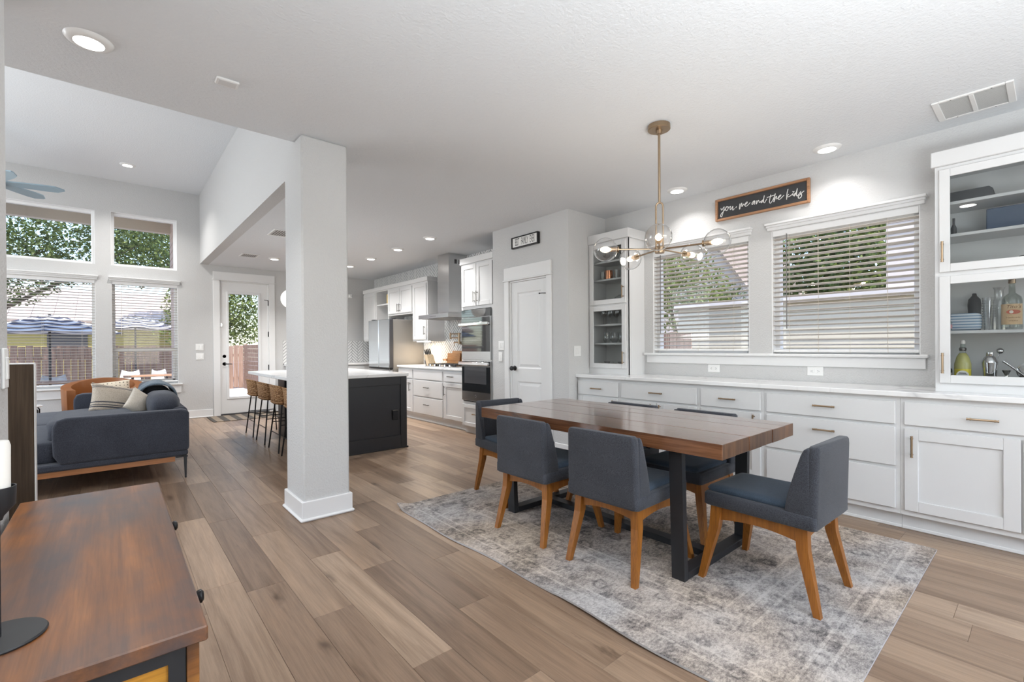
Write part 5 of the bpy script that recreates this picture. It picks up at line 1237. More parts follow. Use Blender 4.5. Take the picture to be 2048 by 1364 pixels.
# sink run on the rear wall
t = thing('sink_cabinet', 'white sink run with quartz top on the rear kitchen wall behind the island', 'cabinet', (3.2, 9.6, 0))
MB().box(2.60, XR-.02, YB-.60, YB-.012, .10, .879).build('carcass', M['cab'], t); MB().box(2.60, XR-.02, YB-.53, YB-.012, 0, .10).build('toe_kick', M['cab'], t)
MB().cbox(2.575, XR-.012, YB-.635, YB-.0115, .8795, .914, .004).build('countertop', M['quartz'], t)
for i in range(3):
    a = 2.64+i*.45; d = MB()
    for b in ((a, a+.07, .13, .68), (a+.35, a+.42, .13, .68), (a+.07, a+.35, .13, .20), (a+.07, a+.35, .61, .68)): d.cbox(b[0], b[1], YB-.619, YB-.60, b[2], b[3], .002)
    d.box(a+.06, a+.36, YB-.607, YB-.60, .19, .62); o = d.build('door', M['cab'], t); pull(a+.38, YB-.619, .58, True, o, .13, 'nickel', -1, 'y')
    o = MB().cbox(a, a+.42, YB-.619, YB-.60, .70, .85, .002).build('drawer', M['cab'], t); pull(a+.21, YB-.619, .78, False, o, .13, 'nickel', -1, 'y')
# globe pendant
px_, py_ = 2.055, 7.5; r_ = .145; zc_ = 1.97
t = thing('globe_pendant', 'white textured globe pendant partly hidden by the column', 'pendant', (px_, py_, zc_))
MB().lathe([(0, ZC-.0005), (.06, ZC-.0005), (.06, ZC-.025), (0, ZC-.03)], (px_, py_, 0), 20).build('canopy', M['brass'], t, 40)
MB().cyl((px_, py_, zc_+r_), (px_, py_, ZC-.02), .005, n=8).build('rod', M['brass'], t, 40)
mg, ns, ls, b = new('bubble_glass'); v = coords(ns, ls); nn = noise(ns, ls, v, 60, 2, .8); b.inputs['Base Color'].default_value = (.85, .85, .83, 1); b.inputs['Roughness'].default_value = .15; b.inputs['Emission Color'].default_value = (1, .96, .9, 1)
ls.new(ramp(ns, ls, nn, [(.4, (.15, .15, .15)), (.6, (.55, .55, .55))]), b.inputs['Emission Strength']); bump(ns, ls, b, nn, .6, .01); M['bubble'] = mg
MB().sphere((px_, py_, zc_), r_, 28, 16).build('globe', M['bubble'], t, 80)
light('pendant_lamp', 'POINT', (px_, py_, zc_+.02), 14, (1, .96, .9), .10, parent=t)
# door mat
M['mat'] = stripes('striped_mat', (.075, .065, .055), (.25, .20, .15), 'x', 5.2, .5, .95)
t = tag(MB().cbox(1.27, 2.50, 9.10, 9.86, .0005, .010, .003).build('door_mat', M['mat'], loc=(1.9, 9.5, 0)), 'dark striped door mat in front of the patio door', 'mat')
# ================================================================= LIVING ROOM
t = thing('sofa', 'charcoal fabric sofa with wooden base rail seen from its arm end', 'sofa', (0, 6.8, 0))
sy0, sy1 = 5.38, 8.35
m = MB(); m.box(-1.25, .445, sy0+.03, sy1-.03, .165, .212); m.build('base_rail', M['sofawood'], t)
MB().cbox(-1.27, .545, sy0+.005, sy1-.005, .213, .272, .015).build('base', M['sofa'], t, 40)
def soft(name, c, h, e1=.25, e2=.25, M_=None, mat='sofa', amp=.006, par=None, nu=32, nv=14):
    m = MB(); m.sup(c, h, e1, e2, nu, nv, M=M_, fn=(lambda p: p*(1+amp*math.sin(p.x*31+p.y*17)+amp*math.sin(p.z*23+p.y*29))) if amp else None)
    return m.build(name, M[mat], par or t, 60)
def armpart(y0, y1, ztop):
    m = MB(); prof = [(-.335, .262), (.548, .262), (.556, .30), (.556, ztop-.04), (.545, ztop-.01), (.50, ztop), (-.30, ztop-.002), (-.355, ztop-.02), (-.382, ztop-.075), (-.384, .50), (-.378, .34)]
    m.prism(prof, 'y', y0, y1); o = m.build('arm', M['sofa'], t); b = o.modifiers.new('round', 'BEVEL'); b.width = .022; b.segments = 3; b.limit_method = 'ANGLE'; b.angle_limit = math.radians(50); o.data.shade_smooth(); return o
armpart(sy0, sy0+.12, .655); armpart(sy1-.12, sy1, .655)
m = MB(); m.prism([(.42, .262), (.552, .262), (.556, .64), (.535, .665), (.46, .665), (.43, .64)], 'y', sy0+.12, sy1-.12); o = m.build('back_frame', M['sofa'], t); b = o.modifiers.new('round', 'BEVEL'); b.width = .02; b.segments = 3; o.data.shade_smooth()
soft('seat_cushion', (-.35, 6.17, .355), (.80, .67, .10), .22, .18); soft('seat_cushion', (-.35, 7.53, .355), (.80, .68, .10), .22, .18)
soft('seat_cushion', (-.02, 6.13, .515), (.425, .60, .098), .35, .22, amp=.012)
soft('back_cushion', (.385, 5.93, .672), (.130, .40, .128), .75, .45, amp=.012)
soft('back_cushion', (.385, 6.80, .672), (.130, .42, .135), .75, .45, amp=.012); soft('back_cushion', (.385, 7.70, .672), (.130, .42, .135), .75, .45, amp=.012)
for x, y in ((.525, sy0+.03), (.525, sy1-.05), (-1.18, sy0+.05), (-1.18, sy1-.05)):
    m = MB(); m.cbox(x-.075, x+.018, y-.012, y+.012, .198, .2125, .002); m.hexa([(x-.006, y-.006, .0005), (x+.008, y-.006, .0005), (x+.008, y+.006, .0005), (x-.006, y+.006, .0005)], [(x-.014, y-.010, .20), (x+.012, y-.010, .20), (x+.012, y+.010, .20), (x-.014, y+.010, .20)]); m.build('leg', M['blackm'], t)
# cushions and throw resting on the sofa
M['stripecream'] = None
def creamstripe():
    m, ns, ls, b = new('cream_striped_linen'); v = coords(ns, ls); sp = ns.new('ShaderNodeSeparateXYZ'); ls.new(v, sp.inputs[0])
    n = noise(ns, ls, v, 200, 2); base = ramp(ns, ls, n, [(.35, (.40, .34, .27)), (.65, (.60, .52, .43))]); f = None
    for p, w in ((-.055, .006), (-.085, .004), (-.105, .006), (-.14, .003), (.12, .004), (.135, .003)):
        q = math_(ns, ls, 'COMPARE', sp.outputs[2], p, w); f = q if f is None else math_(ns, ls, 'MAXIMUM', f, q)
    ls.new(mixc(ns, ls, f, base, (.07, .07, .085)), b.inputs['Base Color']); b.inputs['Roughness'].default_value = .95; return m
M['stripecream'] = creamstripe()
def pillow(name, label, c, w, h, d, mat, yaw, lean, roll=0):
    m = MB(); vs = []; n = 14
    for sgn in (1, -1):
        for j in range(n+1):
            for i in range(n+1):
                u, v = 2*i/n-1, 2*j/n-1; e = (1-u**2)*(1-v**2); k = 1-.06*(1-abs(u))*abs(v)**2-.0
                m.v.append((u*w/2*(1-.07*(1-v*v)), sgn*d/2*e**.55, v*h/2*(1-.07*(1-u*u))))
    q = (n+1)**2
    for s_ in (0, 1):
        for j in range(n):
            for i in range(n):
                a = s_*q+j*(n+1)+i; m.f.append((a, a+1, a+n+2, a+n+1) if s_ else (a+n+1, a+n+2, a+1, a)); m.m.append(0)
    o = m.build(name, M[mat], smooth=180, loc=(0, 0, 0)); o.location = c; o.rotation_euler = (lean, roll, yaw)
    bm = bmesh.new(); bm.from_mesh(o.data); bmesh.ops.remove_doubles(bm, verts=bm.verts, dist=.0005); bm.to_mesh(o.data); bm.free(); o.data.shade_smooth()
    return tag(o, label, 'cushion')
pillow('throw_cushion', 'large cream cushion with dark stripes on the charcoal sofa', (.03, 6.45, .685), .44, .35, .15, 'stripecream', math.radians(14), math.radians(-28), math.radians(14))
pillow('throw_cushion', 'small pale cushion between the striped cushion and the rounded back cushion', (.205, 6.0, .69), .24, .24, .12, 'peach', math.radians(28), math.radians(-14), math.radians(36))
# draped throw
m = MB(); nu_, nv_ = 22, 12; T = []
for j in range(nv_+1):
    for i in range(nu_+1):
        u, v = i/nu_, j/nv_; a = -.35*PI+1.75*PI*.62*u
        x = .30-.20*math.cos(a*.95-.0)*1.0; 
        ang_ = PI*1.08-1.16*PI*u; r_x, r_z = .165, .170
        x = .375+r_x*math.cos(ang_); z = .668+r_z*max(math.sin(ang_), -.55)
        y = 6.28+.62*v+.05*math.sin(6*u+2*v); f = .010*math.sin(26*v+5*u)+.006*math.sin(11*u+9*v)
        m.v.append((x+f*math.cos(ang_), y, z+abs(f)*1.2+.004))
for j in range(nv_):
    for i in range(nu_): a = j*(nu_+1)+i; m.f.append((a, a+1, a+nu_+2, a+nu_+1)); m.m.append(0)
o = m.build('throw_blanket', M['throw'], smooth=180, loc=(.3, 6.6, .8)); sd = o.modifiers.new('thick', 'SOLIDIFY'); sd.thickness = .012; sd.offset = 1
tag(o, 'rumpled blue-grey throw draped over the sofa back cushions', 'blanket')
# leather tub chair
lc = Vector((-.09, 9.02, 0)); t = thing('leather_armchair', 'tan leather tub armchair with rounded back in front of the living room windows', 'armchair', lc)
m = MB(); k = 28; rows = [(0, .30), (0, .62), (.02, .70), (.05, .74)]
def tub(a): return .80-.17*abs(math.sin((a-PI/2)/2))**1.6
for layer, (ro, ri) in enumerate(((.44, .44), (.33, .33))):
    for j in range(5):
        for i in range(k+1):
            a = -PI*.18+PI*1.36*i/k; zt_ = tub(a); z = .17+(zt_-.17)*j/4; r = ro+(.02*j/4)
            m.v.append((lc.x+r*math.cos(a), lc.y+r*.92*math.sin(a), z if layer == 0 else max(z, .30)))
q = 5*(k+1)
for s_ in (0, 1):
    for j in range(4):
        for i in range(k): a = s_*q+j*(k+1)+i; m.f.append((a, a+1, a+k+2, a+k+1)); m.m.append(0)
for i in range(k): a = 4*(k+1)+i; m.f.append((a, a+1, q+a+1, q+a)); m.m.append(0); a = i; m.f.append((a, a+1, q+a+1, q+a)); m.m.append(0)
for e in (0, k):
    for j in range(4): a = j*(k+1)+e; m.f.append((a, a+k+1, q+a+k+1, q+a)); m.m.append(0)
o = m.build('tub_back', M['leather'], t); bm = bmesh.new(); bm.from_mesh(o.data); bmesh.ops.remove_doubles(bm, verts=bm.verts, dist=.001); bm.to_mesh(o.data); bm.free(); b = o.modifiers.new('round', 'BEVEL'); b.width = .025; b.segments = 3; b.limit_method = 'ANGLE'; b.angle_limit = math.radians(50); o.data.shade_smooth()
m = MB(); m.sup((lc.x, lc.y-.08, .36), (.315, .34, .085), .35, .45, 28, 10); m.build('seat_cushion', M['leather'], t, 60)
m = MB(); m.cyl((lc.x, lc.y, .10), (lc.x, lc.y, .20), .36, .40, n=24); m.build('base', M['leather'], t, 40)
for x, y in ((-.25, -.22), (.25, -.22), (-.25, .22), (.25, .22)): MB().cyl((lc.x+x, lc.y+y, .0005), (lc.x+x, lc.y+y, .11), .012, .02, n=8).build('leg', M['blackm'], t, 40)
M['dotcream'] = None
def dots():
    m, ns, ls, b = new('cream_dotted'); v = coords(ns, ls, (22, 1, 22)); vo = ns.new('ShaderNodeTexVoronoi'); vo.inputs['Scale'].default_value = 1; vo.inputs['Randomness'].default_value = .15; ls.new(v, vo.inputs['Vector'])
    ls.new(ramp(ns, ls, vo.outputs['Distance'], [(.16, (.08, .06, .05)), (.22, (.66, .58, .46))]), b.inputs['Base Color']); b.inputs['Roughness'].default_value = .95; return m
M['dotcream'] = dots()
pillow('throw_cushion', 'cream cushion with small dark dots on the tan leather armchair', (-.005, 8.98, .63), .44, .27, .11, 'dotcream', math.radians(4), math.radians(-18), math.radians(-5))
# side table
t = thing('side_table', 'slim black wire side table with a pale top, beyond the sofa corner', 'side table', (-.93, 8.78, 0))
MB().lathe([(0, .472), (.222, .472), (.227, .480), (.222, .488), (0, .488)], (-.93, 8.78, 0), 28).build('table_top', M['quartz'], t, 40)
for a in (-35, 35, 145, 215):
    c, s_ = math.cos(math.radians(a)), math.sin(math.radians(a)); P = lambda r, z: (-.93+r*c, 8.78+r*s_*.8, z)
    MB().tube([P(.16, .468), P(.20, .462), P(.225, .43), P(.228, .0085)], .008, 7).build('leg', M['black'], t, 60)
MB().tube([(-.93+.225*math.cos(2*PI*i/20), 8.78+.18*math.sin(2*PI*i/20), .008) for i in range(20)], .008, 6, closed=True).build('floor_ring', M['black'], t, 60)
# ceiling fan
fx, fy, fz = -1.10, 8.50, 3.30
t = thing('ceiling_fan', 'sky-tinted grey ceiling fan cut off by the wall edge, two blade tips showing', 'fan', (fx, fy, fz))
MB().cyl((fx, fy, fz+.08), (fx, fy, ZL-.001), .016, n=10).build('downrod', M['nickel'], t, 40)
MB().lathe([(0, .12), (.07, .11), (.11, .05), (.11, -.04), (.06, -.09), (0, -.10)], (fx, fy, fz), 24).build('motor_housing', M['nickel'], t, 50)
M['blade'] = flat('sky_tinted_blade', (.27, .36, .42), .32, 0, .5)  # blue cast imitates sky reflected in grey blades
for k in range(6):
    a = math.radians(-9)+2*PI*k/6; m = MB(); d = Vector((math.cos(a), math.sin(a), 0)); n_ = Vector((-d.y, d.x, 0)); R_ = .655
    P = []
    for r, w in ((.09, .04), (.25, .055), (.48, .066), (.58, .060), (R_, .012)): P.append((r, w))
    up_ = [Vector((fx, fy, fz))+d*r+n_*w+Vector((0, 0, -w*.28)) for r, w in P]; dn = [Vector((fx, fy, fz))+d*r-n_*w+Vector((0, 0, w*.28)) for r, w in P]
    poly = up_+dn[::-1]; kk = len(poly); tz = Vector((0, 0, .007))
    vs = [p+tz for p in poly]+[p-tz for p in poly]; fs = []
    for i in range(4): fs += [(i, i+1, kk-2-i, kk-1-i), (kk+kk-1-i, kk+kk-2-i, kk+i+1, kk+i)]
    fs += [(i, (i+1) % kk, kk+(i+1) % kk, kk+i) for i in range(kk)]
    m.add(vs, fs); m.build('blade', M['blade'], t)

# ================================================================= NEAR CORNER: console, candle holder, post
t = thing('console_table', 'rustic brown console table with black steel frame in the near corner', 'console table', (-.05, 1.53, 0))
CX0, CX1, CY0, CY1, CZ = -.222, .123, .955, 2.105, .75
MB().cbox(CX0, CX1, CY0, CY1, CZ-.026, CZ, .0025).build('top', M['console'], t)
MB().cbox(CX1-.030, CX1-.012, CY0+.010, CY0+.040, .0005, CZ-.0265, .001).build('side_post', M['consolex'], t)
MB().cbox(CX1-.030, CX1-.012, CY1-.040, CY1-.010, .0005, CZ-.0265, .001).build('side_post', M['consolex'], t)
for y0_, y1_ in ((CY0+.014, CY0+.036), (CY1-.036, CY1-.014)):
    f = MB()
    for a, b, c, d in ((CX1-.055, CX1-.031, .03, CZ-.0265), (CX0+.005, CX0+.029, .03, CZ-.0265), (CX0+.029, CX1-.055, CZ-.052, CZ-.0265), (CX0+.029, CX1-.055, .03, .055)): f.box(a, b, y0_, y1_, c, d)
    f.build('end_frame', M['blackm'], t)
    MB().box(CX0+.029, CX1-.055, y0_+.006, y1_-.006, .055, CZ-.052).build('end_panel', M['amberpanel'], t)
for i, y in enumerate((CY0+.05, (CY0+CY1)/2+.004)):
    y2 = y+(CY1-CY0)/2-.055
    d = MB().cbox(CX1-.030, CX1-.012, y, y2, .40, CZ-.034, .002).build('drawer', M['consolex'], t)
    m = MB(); m.lathe([(.006, -.001), (.006, .012), (.013, .020), (.0135, .026), (.009, .030), (0, .031)], (CX1-.012, (1.155, 1.665)[i], .715), 16, axis='x'); m.build('knob', M['black'], d, 50)
MB().box(CX0+.01, CX1-.035, CY0+.04, CY1-.04, .39, .40).build('drawer_shelf', M['consolex'], t); MB().box(CX0+.01, CX1-.035, CY0+.04, CY1-.04, .06, .08).build('lower_shelf', M['console'], t)
hx, hy, hz_ = -.147, 1.133, CZ+.0005
t = thing('candle_holder', 'tall dark metal candle holder with round foot on the console table', 'candle holder', (hx, hy, hz_))
MB().lathe([(0, 0), (.060, 0), (.061, .0025), (.059, .005), (0, .006)], (hx, hy, hz_), 40).build('foot', M['blackm'], t, 40)
MB().cyl((hx, hy, hz_+.005), (hx, hy, .955), .0052, n=14).build('stem', M['blackm'], t, 40)
MB().lathe([(0, .948), (.008, .948), (.0095, .954), (.0235, .972), (.0245, 1.003), (.0225, 1.003), (.0215, .976), (0, .970)], (hx, hy, 0), 28).build('cup', M['blackm'], t, 50)
t = thing('pillar_candle', 'plain white candle standing in the dark candle holder', 'candle', (hx, hy, .972))
MB().lathe([(0, .9725), (.0175, .9725), (.0180, 1.07), (.016, 1.078), (0, 1.079)], (hx, hy, 0), 24).build('wax', M['candle'], t, 50)
MB().cyl((hx, hy, 1.078), (hx, hy, 1.090), .001, n=6).build('wick', M['black'], t)
t = thing('wooden_post', 'dark stained square wooden post behind the console table', 'post', (-.27, 2.62, 0))
MB().cbox(-.345, -.233, 2.60, 2.65, .0005, 1.172, .002).build('shaft', M['post'], t)
MB().cbox(-.346, -.232, 2.599, 2.651, 1.172, 1.177, .001).build('cap', M['trim'], t)  # white top imitates light grazing the upper face
MB().cbox(-.2332, -.2302, 2.600, 2.650, .0005, 1.172, .0008).build('lit_edge', M['trim'], t)  # white strip imitates the window-lit gloss of the side face
# ================================================================= OUTSIDE
M['patio'] = flat('patio_concrete', (.50, .46, .44), .9, 0, .2, (8, .3, .01), .12)
M['lawn'] = flat('dry_side_yard', (.30, .27, .21), 1, 0, .1, (60, .8, .02), .3)
def leafmat(name, a, b_, c):
    m, ns, ls, b = new(name); v = coords(ns, ls); n = noise(ns, ls, v, 5, 3, .7)
    ls.new(ramp(ns, ls, n, [(.3, a), (.5, b_), (.7, c)]), b.inputs['Base Color']); b.inputs['Roughness'].default_value = .55
    out = ns['Material Output']; tl = ns.new('ShaderNodeBsdfTranslucent'); ls.new(ramp(ns, ls, n, [(.3, b_), (.7, c)]), tl.inputs[0]); mx = ns.new('ShaderNodeMixShader'); mx.inputs[0].default_value = .35
    ls.new(b.outputs[0], mx.inputs[1]); ls.new(tl.outputs[0], mx.inputs[2]); ls.new(mx.outputs[0], out.inputs[0]); return m
M['leafd'] = leafmat('oak_leaf', (.030, .055, .018), (.075, .115, .032), (.19, .23, .065))
M['leafl'] = leafmat('sunlit_leaf', (.045, .075, .018), (.13, .18, .045), (.36, .38, .12))
M['leafm'] = leafmat('mid_green_leaf', (.035, .07, .022), (.11, .17, .045), (.36, .42, .11))
M['bark'] = flat('tree_bark', (.14, .11, .085), .95, 0, .2, (30, .8, .02), .2)
M['fence'] = wood('cedar_fence', (.20, .135, .105), (.30, .205, .165), (.38, .27, .22), 'z', .5, .9, .1)
M['siding'] = flat('grey_green_siding', (.58, .53, .42), .8, 0, .2)
M['sidingpale'] = flat('pale_pink_siding', (.60, .53, .50), .8, 0, .2)
M['fascia'] = flat('pale_fascia', (.66, .60, .56), .7)
M['roof'] = flat('pale_metal_roof', (.50, .42, .38), .6, .0, .3)
M['shingle'] = flat('brown_shingle', (.22, .18, .16), .9, 0, .2, (30, .6, .01), .15)
M['soffit'] = flat('tan_soffit', (.72, .64, .52), .85)
M['mustard'] = flat('mustard_wall', (.30, .26, .09), .85)
M['pinkbrick'] = flat('pinkish_stucco', (.62, .48, .42), .9)
random.seed(5)
MB().box(-40, 40, YB+.15, 60, -.36, -.16).build('ground', M['patio'], kind='structure')
MB().box(XR+.15, 40, -30, YB+.15, -.36, -.16).build('ground_side', M['lawn'], kind='structure')
def tree(name, label, trunk, blobs, n, size, mat, cat='tree', group=None):
    t = thing(name, label, cat, trunk, group=group); m = MB(); w = sum(b[3]*b[4]*b[5] for b in blobs)
    for bx_, by_, bz_, rx_, ry_, rz__ in blobs:
        for _ in range(int(n*rx_*ry_*rz__/w)):
            d = Vector((random.gauss(0, 1), random.gauss(0, 1), random.gauss(0, 1))).normalized(); r = random.random()**.4
            p = Vector((bx_+d.x*rx_*r, by_+d.y*ry_*r, bz_+d.z*rz__*r)); s = size*random.uniform(.6, 1.25)
            a = Vector((random.gauss(0, 1), random.gauss(0, 1), random.gauss(0, .7))).normalized(); b = a.cross(Vector((random.gauss(0, .5), random.gauss(0, .5), 1))).normalized(); c = a.cross(b)
            k = len(m.v); m.v += [tuple(p-a*s), tuple(p+b*s*.5+c*s*.12), tuple(p+a*s), tuple(p-b*s*.5+c*s*.12)]; m.f += [(k, k+1, k+2), (k, k+2, k+3)]; m.m += [0, 0]
    me = bpy.data.meshes.new('foliage'); og = ORG[t.name]; me.from_pydata([(x-og.x, y-og.y, z-og.z) for x, y, z in m.v], [], m.f); me.materials.append(M[mat])
    o = bpy.data.objects.new('foliage', me); COL.objects.link(o); o.parent = t; o['kind'] = 'stuff'
    m = MB(); top = Vector(blobs[0][:3]); b0 = Vector(trunk); m.tube([b0, b0*.6+top*.4+Vector((.1, 0, 0)), top], [.16, .12, .04], 8)
    for b_ in blobs: m.tube([b0*.5+top*.5, Vector(b_[:3])*.6+(b0*.5+top*.5)*.4, Vector(b_[:3])], [.06, .04, .012], 6)
    m.build('trunk', M['bark'], t, 60); return t
tree('garden_tree', 'large leafy tree over the patio seen through the upper living room windows', (-3.6, 16.5, -.16), [(-2.2, 16.0, 3.2, 1.5, 1.3, 1.0), (-1.1, 16.3, 4.0, 1.5, 1.2, 1.2), (.6, 16.4, 4.1, 1.2, 1.2, 1.2), (-3.4, 16, 4.6, 1.4, 1.2, .9)], 16000, .06, 'leafd')
tree('garden_tree', 'sunlit bushy tree beyond the patio fence seen through the patio door glass', (3.4, 21.5, -.16), [(2.6, 21, 2.7, 1.3, 1.2, 1.3), (4.1, 21.5, 2.9, 1.4, 1.2, 1.5), (3.0, 21.4, 1.9, 1.9, .8, .8), (3.0, 21.6, 4.4, 1.6, 1.3, 1.4), (1.2, 21.5, 5.2, 1.6, 1.3, 1.5)], 20000, .075, 'leafl')
tree('garden_tree', 'dark leafy tree behind the neighbouring wall, filling the window beneath the script sign', (11.6, 2.6, -.16), [(11.2, 2.4, 3.0, 1.4, 1.0, 1.6), (11.3, 3.5, 2.8, 1.2, 1.0, 1.3)], 9000, .085, 'leafm')
tree('garden_tree', 'yellow-green tree behind the blind of the window beside the narrow glass cabinet', (11.4, 6.8, -.16), [(11.0, 5.9, 2.4, 1.1, .9, 1.2), (11.3, 6.9, 3.4, 1.2, 1.1, 1.3), (10.7, 5.0, 2.0, .9, .7, .7)], 5500, .07, 'leafl')
# porch roof edge outside the back windows, with a brick pier
t = thing('porch_beam', 'tan porch beam and soffit outside the upper living room windows', 'beam', (-1, 11.4, 3.5))
MB().box(-6, 1.15, 11.35, 11.5, 3.50, 3.95).build('beam', M['soffit'], t); MB().box(-6, 1.15, YB+.15, 11.5, 3.95, 4.05).build('soffit', M['soffit'], t)
MB().box(.90, 1.15, 10.07, 11.5, -.16, 3.95).build('side_wall', M['pinkbrick'], t)
for k in range(12): MB().cbox(.888, .902, 10.08, 11.5, 2.3+.135*k, 2.42+.135*k, .004).build('lap_board', M['pinkbrick'], t)
# fence
t = thing('picket_fence', 'brown wooden picket fence at the far side of the patio', 'fence', (0, 18.6, -.16))
base = None; x = -6.0; k = 0
while x < 3.45:
    if base is None: base = MB().cbox(-.0715, .0715, 18.58, 18.605, -.16, 1.32, .004).build('picket', M['fence'], None, loc=(0, 18.6, -.16)); o = base
    else: o = base.copy(); COL.objects.link(o)
    o.parent = t; o.location = (x, 0, random.uniform(-.02, .03)); x += .152
for z in (.15, .95): MB().box(-6.1, 3.5, 18.605, 18.645, z, z+.09).build('rail', M['fence'], t)
t = thing('board_fence', 'sunlit fence of horizontal boards at the right of the patio door glass', 'fence', (3.48, 15.0, -.16))
for k in range(11): MB().cbox(3.49, 3.51, 12.2, 18.55, -.145+.136*k, -.014+.136*k, .004).build('board', M['fence'], t)
for y in (12.4, 15.4, 18.4): MB().cbox(3.515, 3.60, y, y+.09, -.16, 1.38, .004).build('fence_post', M['fence'], t)
# neighbour behind: low house with seamed roof
t = thing('rear_house', 'low neighbouring house with a pale seamed roof behind the back fence', 'house', (-2, 26, -.16))
MB().box(-9, 3.2, 24.0, 30, -.16, 2.22).build('wall', M['mustard'], t)
MB().hexa([(-9.4, 23.5, 2.2), (3.5, 23.5, 2.2), (3.5, 27.2, 3.7), (-9.4, 27.2, 3.7)], [(-9.4, 23.5, 2.27), (3.5, 23.5, 2.27), (3.5, 27.2, 3.77), (-9.4, 27.2, 3.77)]).build('roof', M['roof'], t)
for k in range(22):
    x = -9.2+.58*k; MB().hexa([(x, 23.5, 2.271), (x+.03, 23.5, 2.271), (x+.03, 27.2, 3.771), (x, 27.2, 3.771)], [(x, 23.5, 2.31), (x+.03, 23.5, 2.31), (x+.03, 27.2, 3.81), (x, 27.2, 3.81)]).build('roof_seam', M['roof'], t)
MB().box(-9.4, 3.5, 23.44, 23.5, 2.10, 2.28).build('fascia', M['shingle'], t)
for x in (-4.6, -1.8): MB().box(x, x+1.1, 23.96, 24.0, .95, 1.85).build('window', M['darkgrey'], t)
# patio umbrellas and tables
M['umb'] = stripes('navy_white_canopy', (.72, .72, .74), (.045, .05, .085), 'r', 4.6, .5)
def umbrella(label, x, y, zr, r, hz):
    t = thing('patio_umbrella', label, 'umbrella', (x, y, -.16), group='striped patio umbrellas')
    m = MB(); n = 8; rings = [(0, zr+hz), (.18*r, zr+hz*.93), (.55*r, zr+hz*.52), (.85*r, zr+hz*.17), (r, zr)]
    for rr, z in rings[1:]:
        for i in range(n*2):
            a = PI*i/n; f = 1 if i % 2 == 0 else .94; m.v.append((x+rr*f*math.cos(a), y+rr*f*math.sin(a), z-(0 if i % 2 == 0 else .02)))
    m.v.append((x, y, rings[0][1])); k = 2*n
    for j in range(3):
        for i in range(k): m.f.append((j*k+i, j*k+(i+1) % k, (j+1)*k+(i+1) % k, (j+1)*k+i)); m.m.append(0)
    for i in range(k): m.f.append((4*k, (i+1) % k, i)); m.m.append(0)
    m.build('canopy', M['umb'], t)
    MB().cyl((x, y, -.10), (x, y, zr+hz+.03), .022, n=8).build('pole', M['darkgrey'], t, 40)
    MB().lathe([(0, .0), (.26, 0), (.26, .05), (.05, .09), (0, .09)], (x, y, -.16), 16).build('base', M['darkgrey'], t, 40)
    m = MB()
    for i in range(8): a = PI*i/4; m.tube([(x, y, zr+.12), (x+.9*r*math.cos(a), y+.9*r*math.sin(a), zr+.07)], .008, 4)
    m.build('ribs', M['darkgrey'], t)
    return t
umbrella('navy and white striped patio umbrella behind the wide living room window', -.98, 13.6, 1.585, 1.18, .36)
umbrella('navy and white striped patio umbrella behind the sash window by the patio door', .50, 16.8, 1.80, 1.15, .34)
M['outwood'] = wood('patio_table_wood', (.34, .17, .09), (.46, .25, .14), None, 'x', .6, .6)
M['outwhite'] = flat('white_chair_shell', (.80, .80, .80), .4)
def patio_table(label, x, y, w, d, z):
    t = thing('patio_table', label, 'table', (x, y, -.16), group='wooden patio tables')
    for k in range(5): MB().cbox(x-w/2, x+w/2, y-d/2+k*d/5+.004, y-d/2+(k+1)*d/5-.004, z-.03, z, .003).build('slat', M['outwood'], t)
    for sx in (-1, 1):
        for sy in (-1, 1): MB().tube([(x+sx*(w/2-.18), y+sy*(d/2-.08), z-.03), (x+sx*(w/2-.06), y+sy*(d/2-.06), -.158)], .018, 6).build('leg', M['darkgrey'], t, 40)
patio_table('wooden patio table under the umbrella behind the wide living room window', -.98, 12.7, 1.3, .75, .60)
patio_table('wooden patio table under the umbrella behind the sash window', .70, 14.6, 1.0, .75, .58)
def shell_chair(label, x, y, rz_):
    t = thing('patio_chair', label, 'chair', (x, y, -.16), rz_, 'white patio chairs', local=True)
    m = MB(); P = [(-.22, .62, .55), (-.20, .40, .50), (-.18, .43, .42), (.10, .43, .40), (.24, .42, .38)]
    for (yy, zz, w) in [(-.24, .80, .36), (-.22, .60, .44), (-.18, .45, .46), (-.05, .42, .46), (.12, .42, .46), (.24, .44, .44)]:
        for i in range(7): u = i/3-1; m.v.append((u*w/2, yy+.05*u*u*(1 if zz > .5 else 0), zz+.05*u*u))
    for j in range(5):
        for i in range(6): a = j*7+i; m.f.append((a, a+1, a+8, a+7)); m.m.append(0)
    o = m.build('shell', M['outwhite'], t, 180); sd = o.modifiers.new('thick', 'SOLIDIFY'); sd.thickness = .015
    for sx in (-1, 1):
        for sy in (-1, 1): MB().tube([(sx*.15, sy*.12, .41), (sx*.22, sy*.2, .002)], .013, 6).build('leg', M['outwood'], t, 40)
shell_chair('white shell patio chair at the far side of the wider patio table', -.95, 13.75, PI); shell_chair('white shell patio chair at the near corner of the wider patio table', -1.35, 12.05, 0)
shell_chair('white shell patio chair left of the smaller patio table', .30, 15.4, PI*.9); shell_chair('white shell patio chair right of the smaller patio table', 1.05, 15.4, -PI*.8)
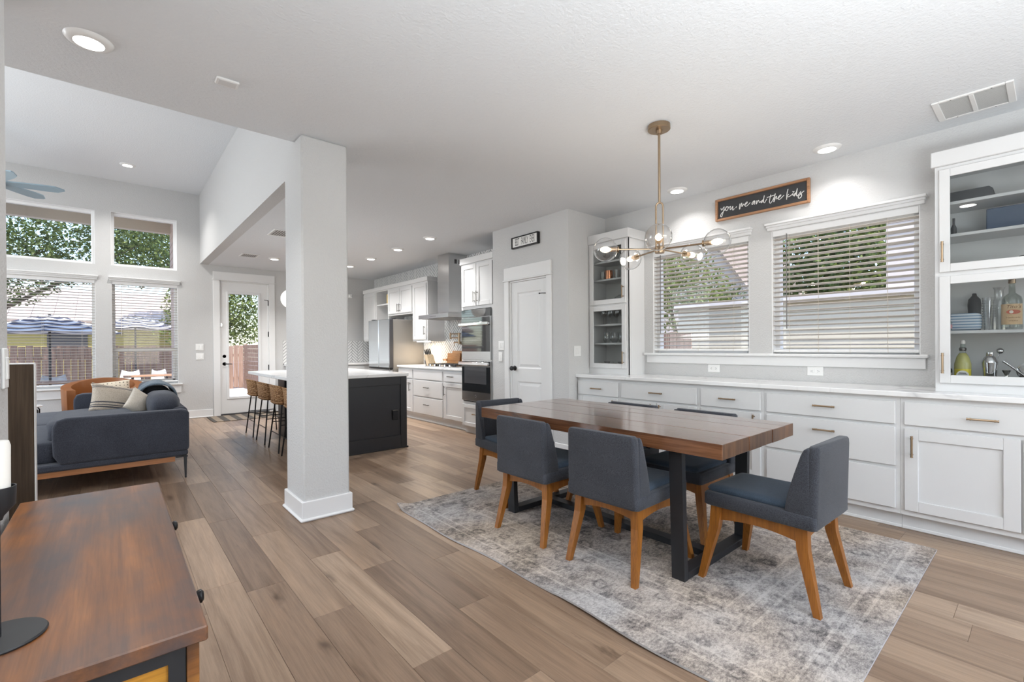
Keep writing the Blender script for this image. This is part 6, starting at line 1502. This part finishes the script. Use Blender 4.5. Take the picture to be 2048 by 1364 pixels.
# neighbour at the side: lap sided wall, taller wing, gable
t = thing('side_house', 'neighbouring house with grey-green lap siding outside the dining windows', 'house', (8.7, 0, -.16))
MB().box(8.63, 9.5, -12, 4.9, -.16, 1.93).build('wall', M['siding'], t)
for k in range(14): MB().hexa([(8.600, -12, -.16+.149*k), (8.63, -12, -.16+.149*k), (8.63, 4.9, -.16+.149*k), (8.600, 4.9, -.16+.149*k)], [(8.618, -12, -.012+.149*k), (8.63, -12, -.012+.149*k), (8.63, 4.9, -.012+.149*k), (8.618, 4.9, -.012+.149*k)]).build('lap_board', M['siding'], t)
MB().cbox(8.52, 8.63, -12, 4.95, 1.93, 2.03, .01).build('fascia', M['fascia'], t)
MB().box(8.66, 9.5, -12, 1.60, 2.03, 5.0).build('upper_wall', M['sidingpale'], t)
for k in range(18): MB().hexa([(8.632, -12, 2.04+.16*k), (8.66, -12, 2.04+.16*k), (8.66, 1.6, 2.04+.16*k), (8.632, 1.6, 2.04+.16*k)], [(8.65, -12, 2.198+.16*k), (8.66, -12, 2.198+.16*k), (8.66, 1.6, 2.198+.16*k), (8.65, 1.6, 2.198+.16*k)]).build('lap_board', M['sidingpale'], t)
t = thing('gable_house', 'farther neighbouring house with a pointed gable roof behind the tree', 'house', (15, 7.5, -.16))
MB().prism([(5.9, -.16), (11.4, -.16), (11.4, 2.2), (7.5, 5.2), (5.9, 2.82)], 'x', 14.4, 20).build('gable_wall', M['sidingpale'], t)
for (a, b) in (((7.5, 5.28), (5.65, 2.52)), ((7.5, 5.28), (11.7, 2.06))):
    MB().hexa([(14.1, a[0], a[1]), (20, a[0], a[1]), (20, b[0], b[1]), (14.1, b[0], b[1])], [(14.1, a[0], a[1]+.14), (20, a[0], a[1]+.14), (20, b[0], b[1]+.14), (14.1, b[0], b[1]+.14)]).build('roof_slope', M['shingle'], t)
t = thing('side_fence', 'dark picket fence outside the window beside the narrow glass cabinet', 'fence', (7.6, 4.9, -.16))
base = None; y = 4.15
while y < 9.5:
    if base is None: base = MB().cbox(7.60, 7.622, -.066, .066, -.16, 1.47, .004).build('picket', M['fence'], None, loc=(7.6, 0, -.16)); o = base
    else: o = base.copy(); COL.objects.link(o)
    o.parent = t; o.location = (0, y-4.9, random.uniform(-.03, .03)); y += .142
for z in (.15, 1.1): MB().box(7.622, 7.66, 4.1, 9.5, z, z+.09).build('rail', M['fence'], t)
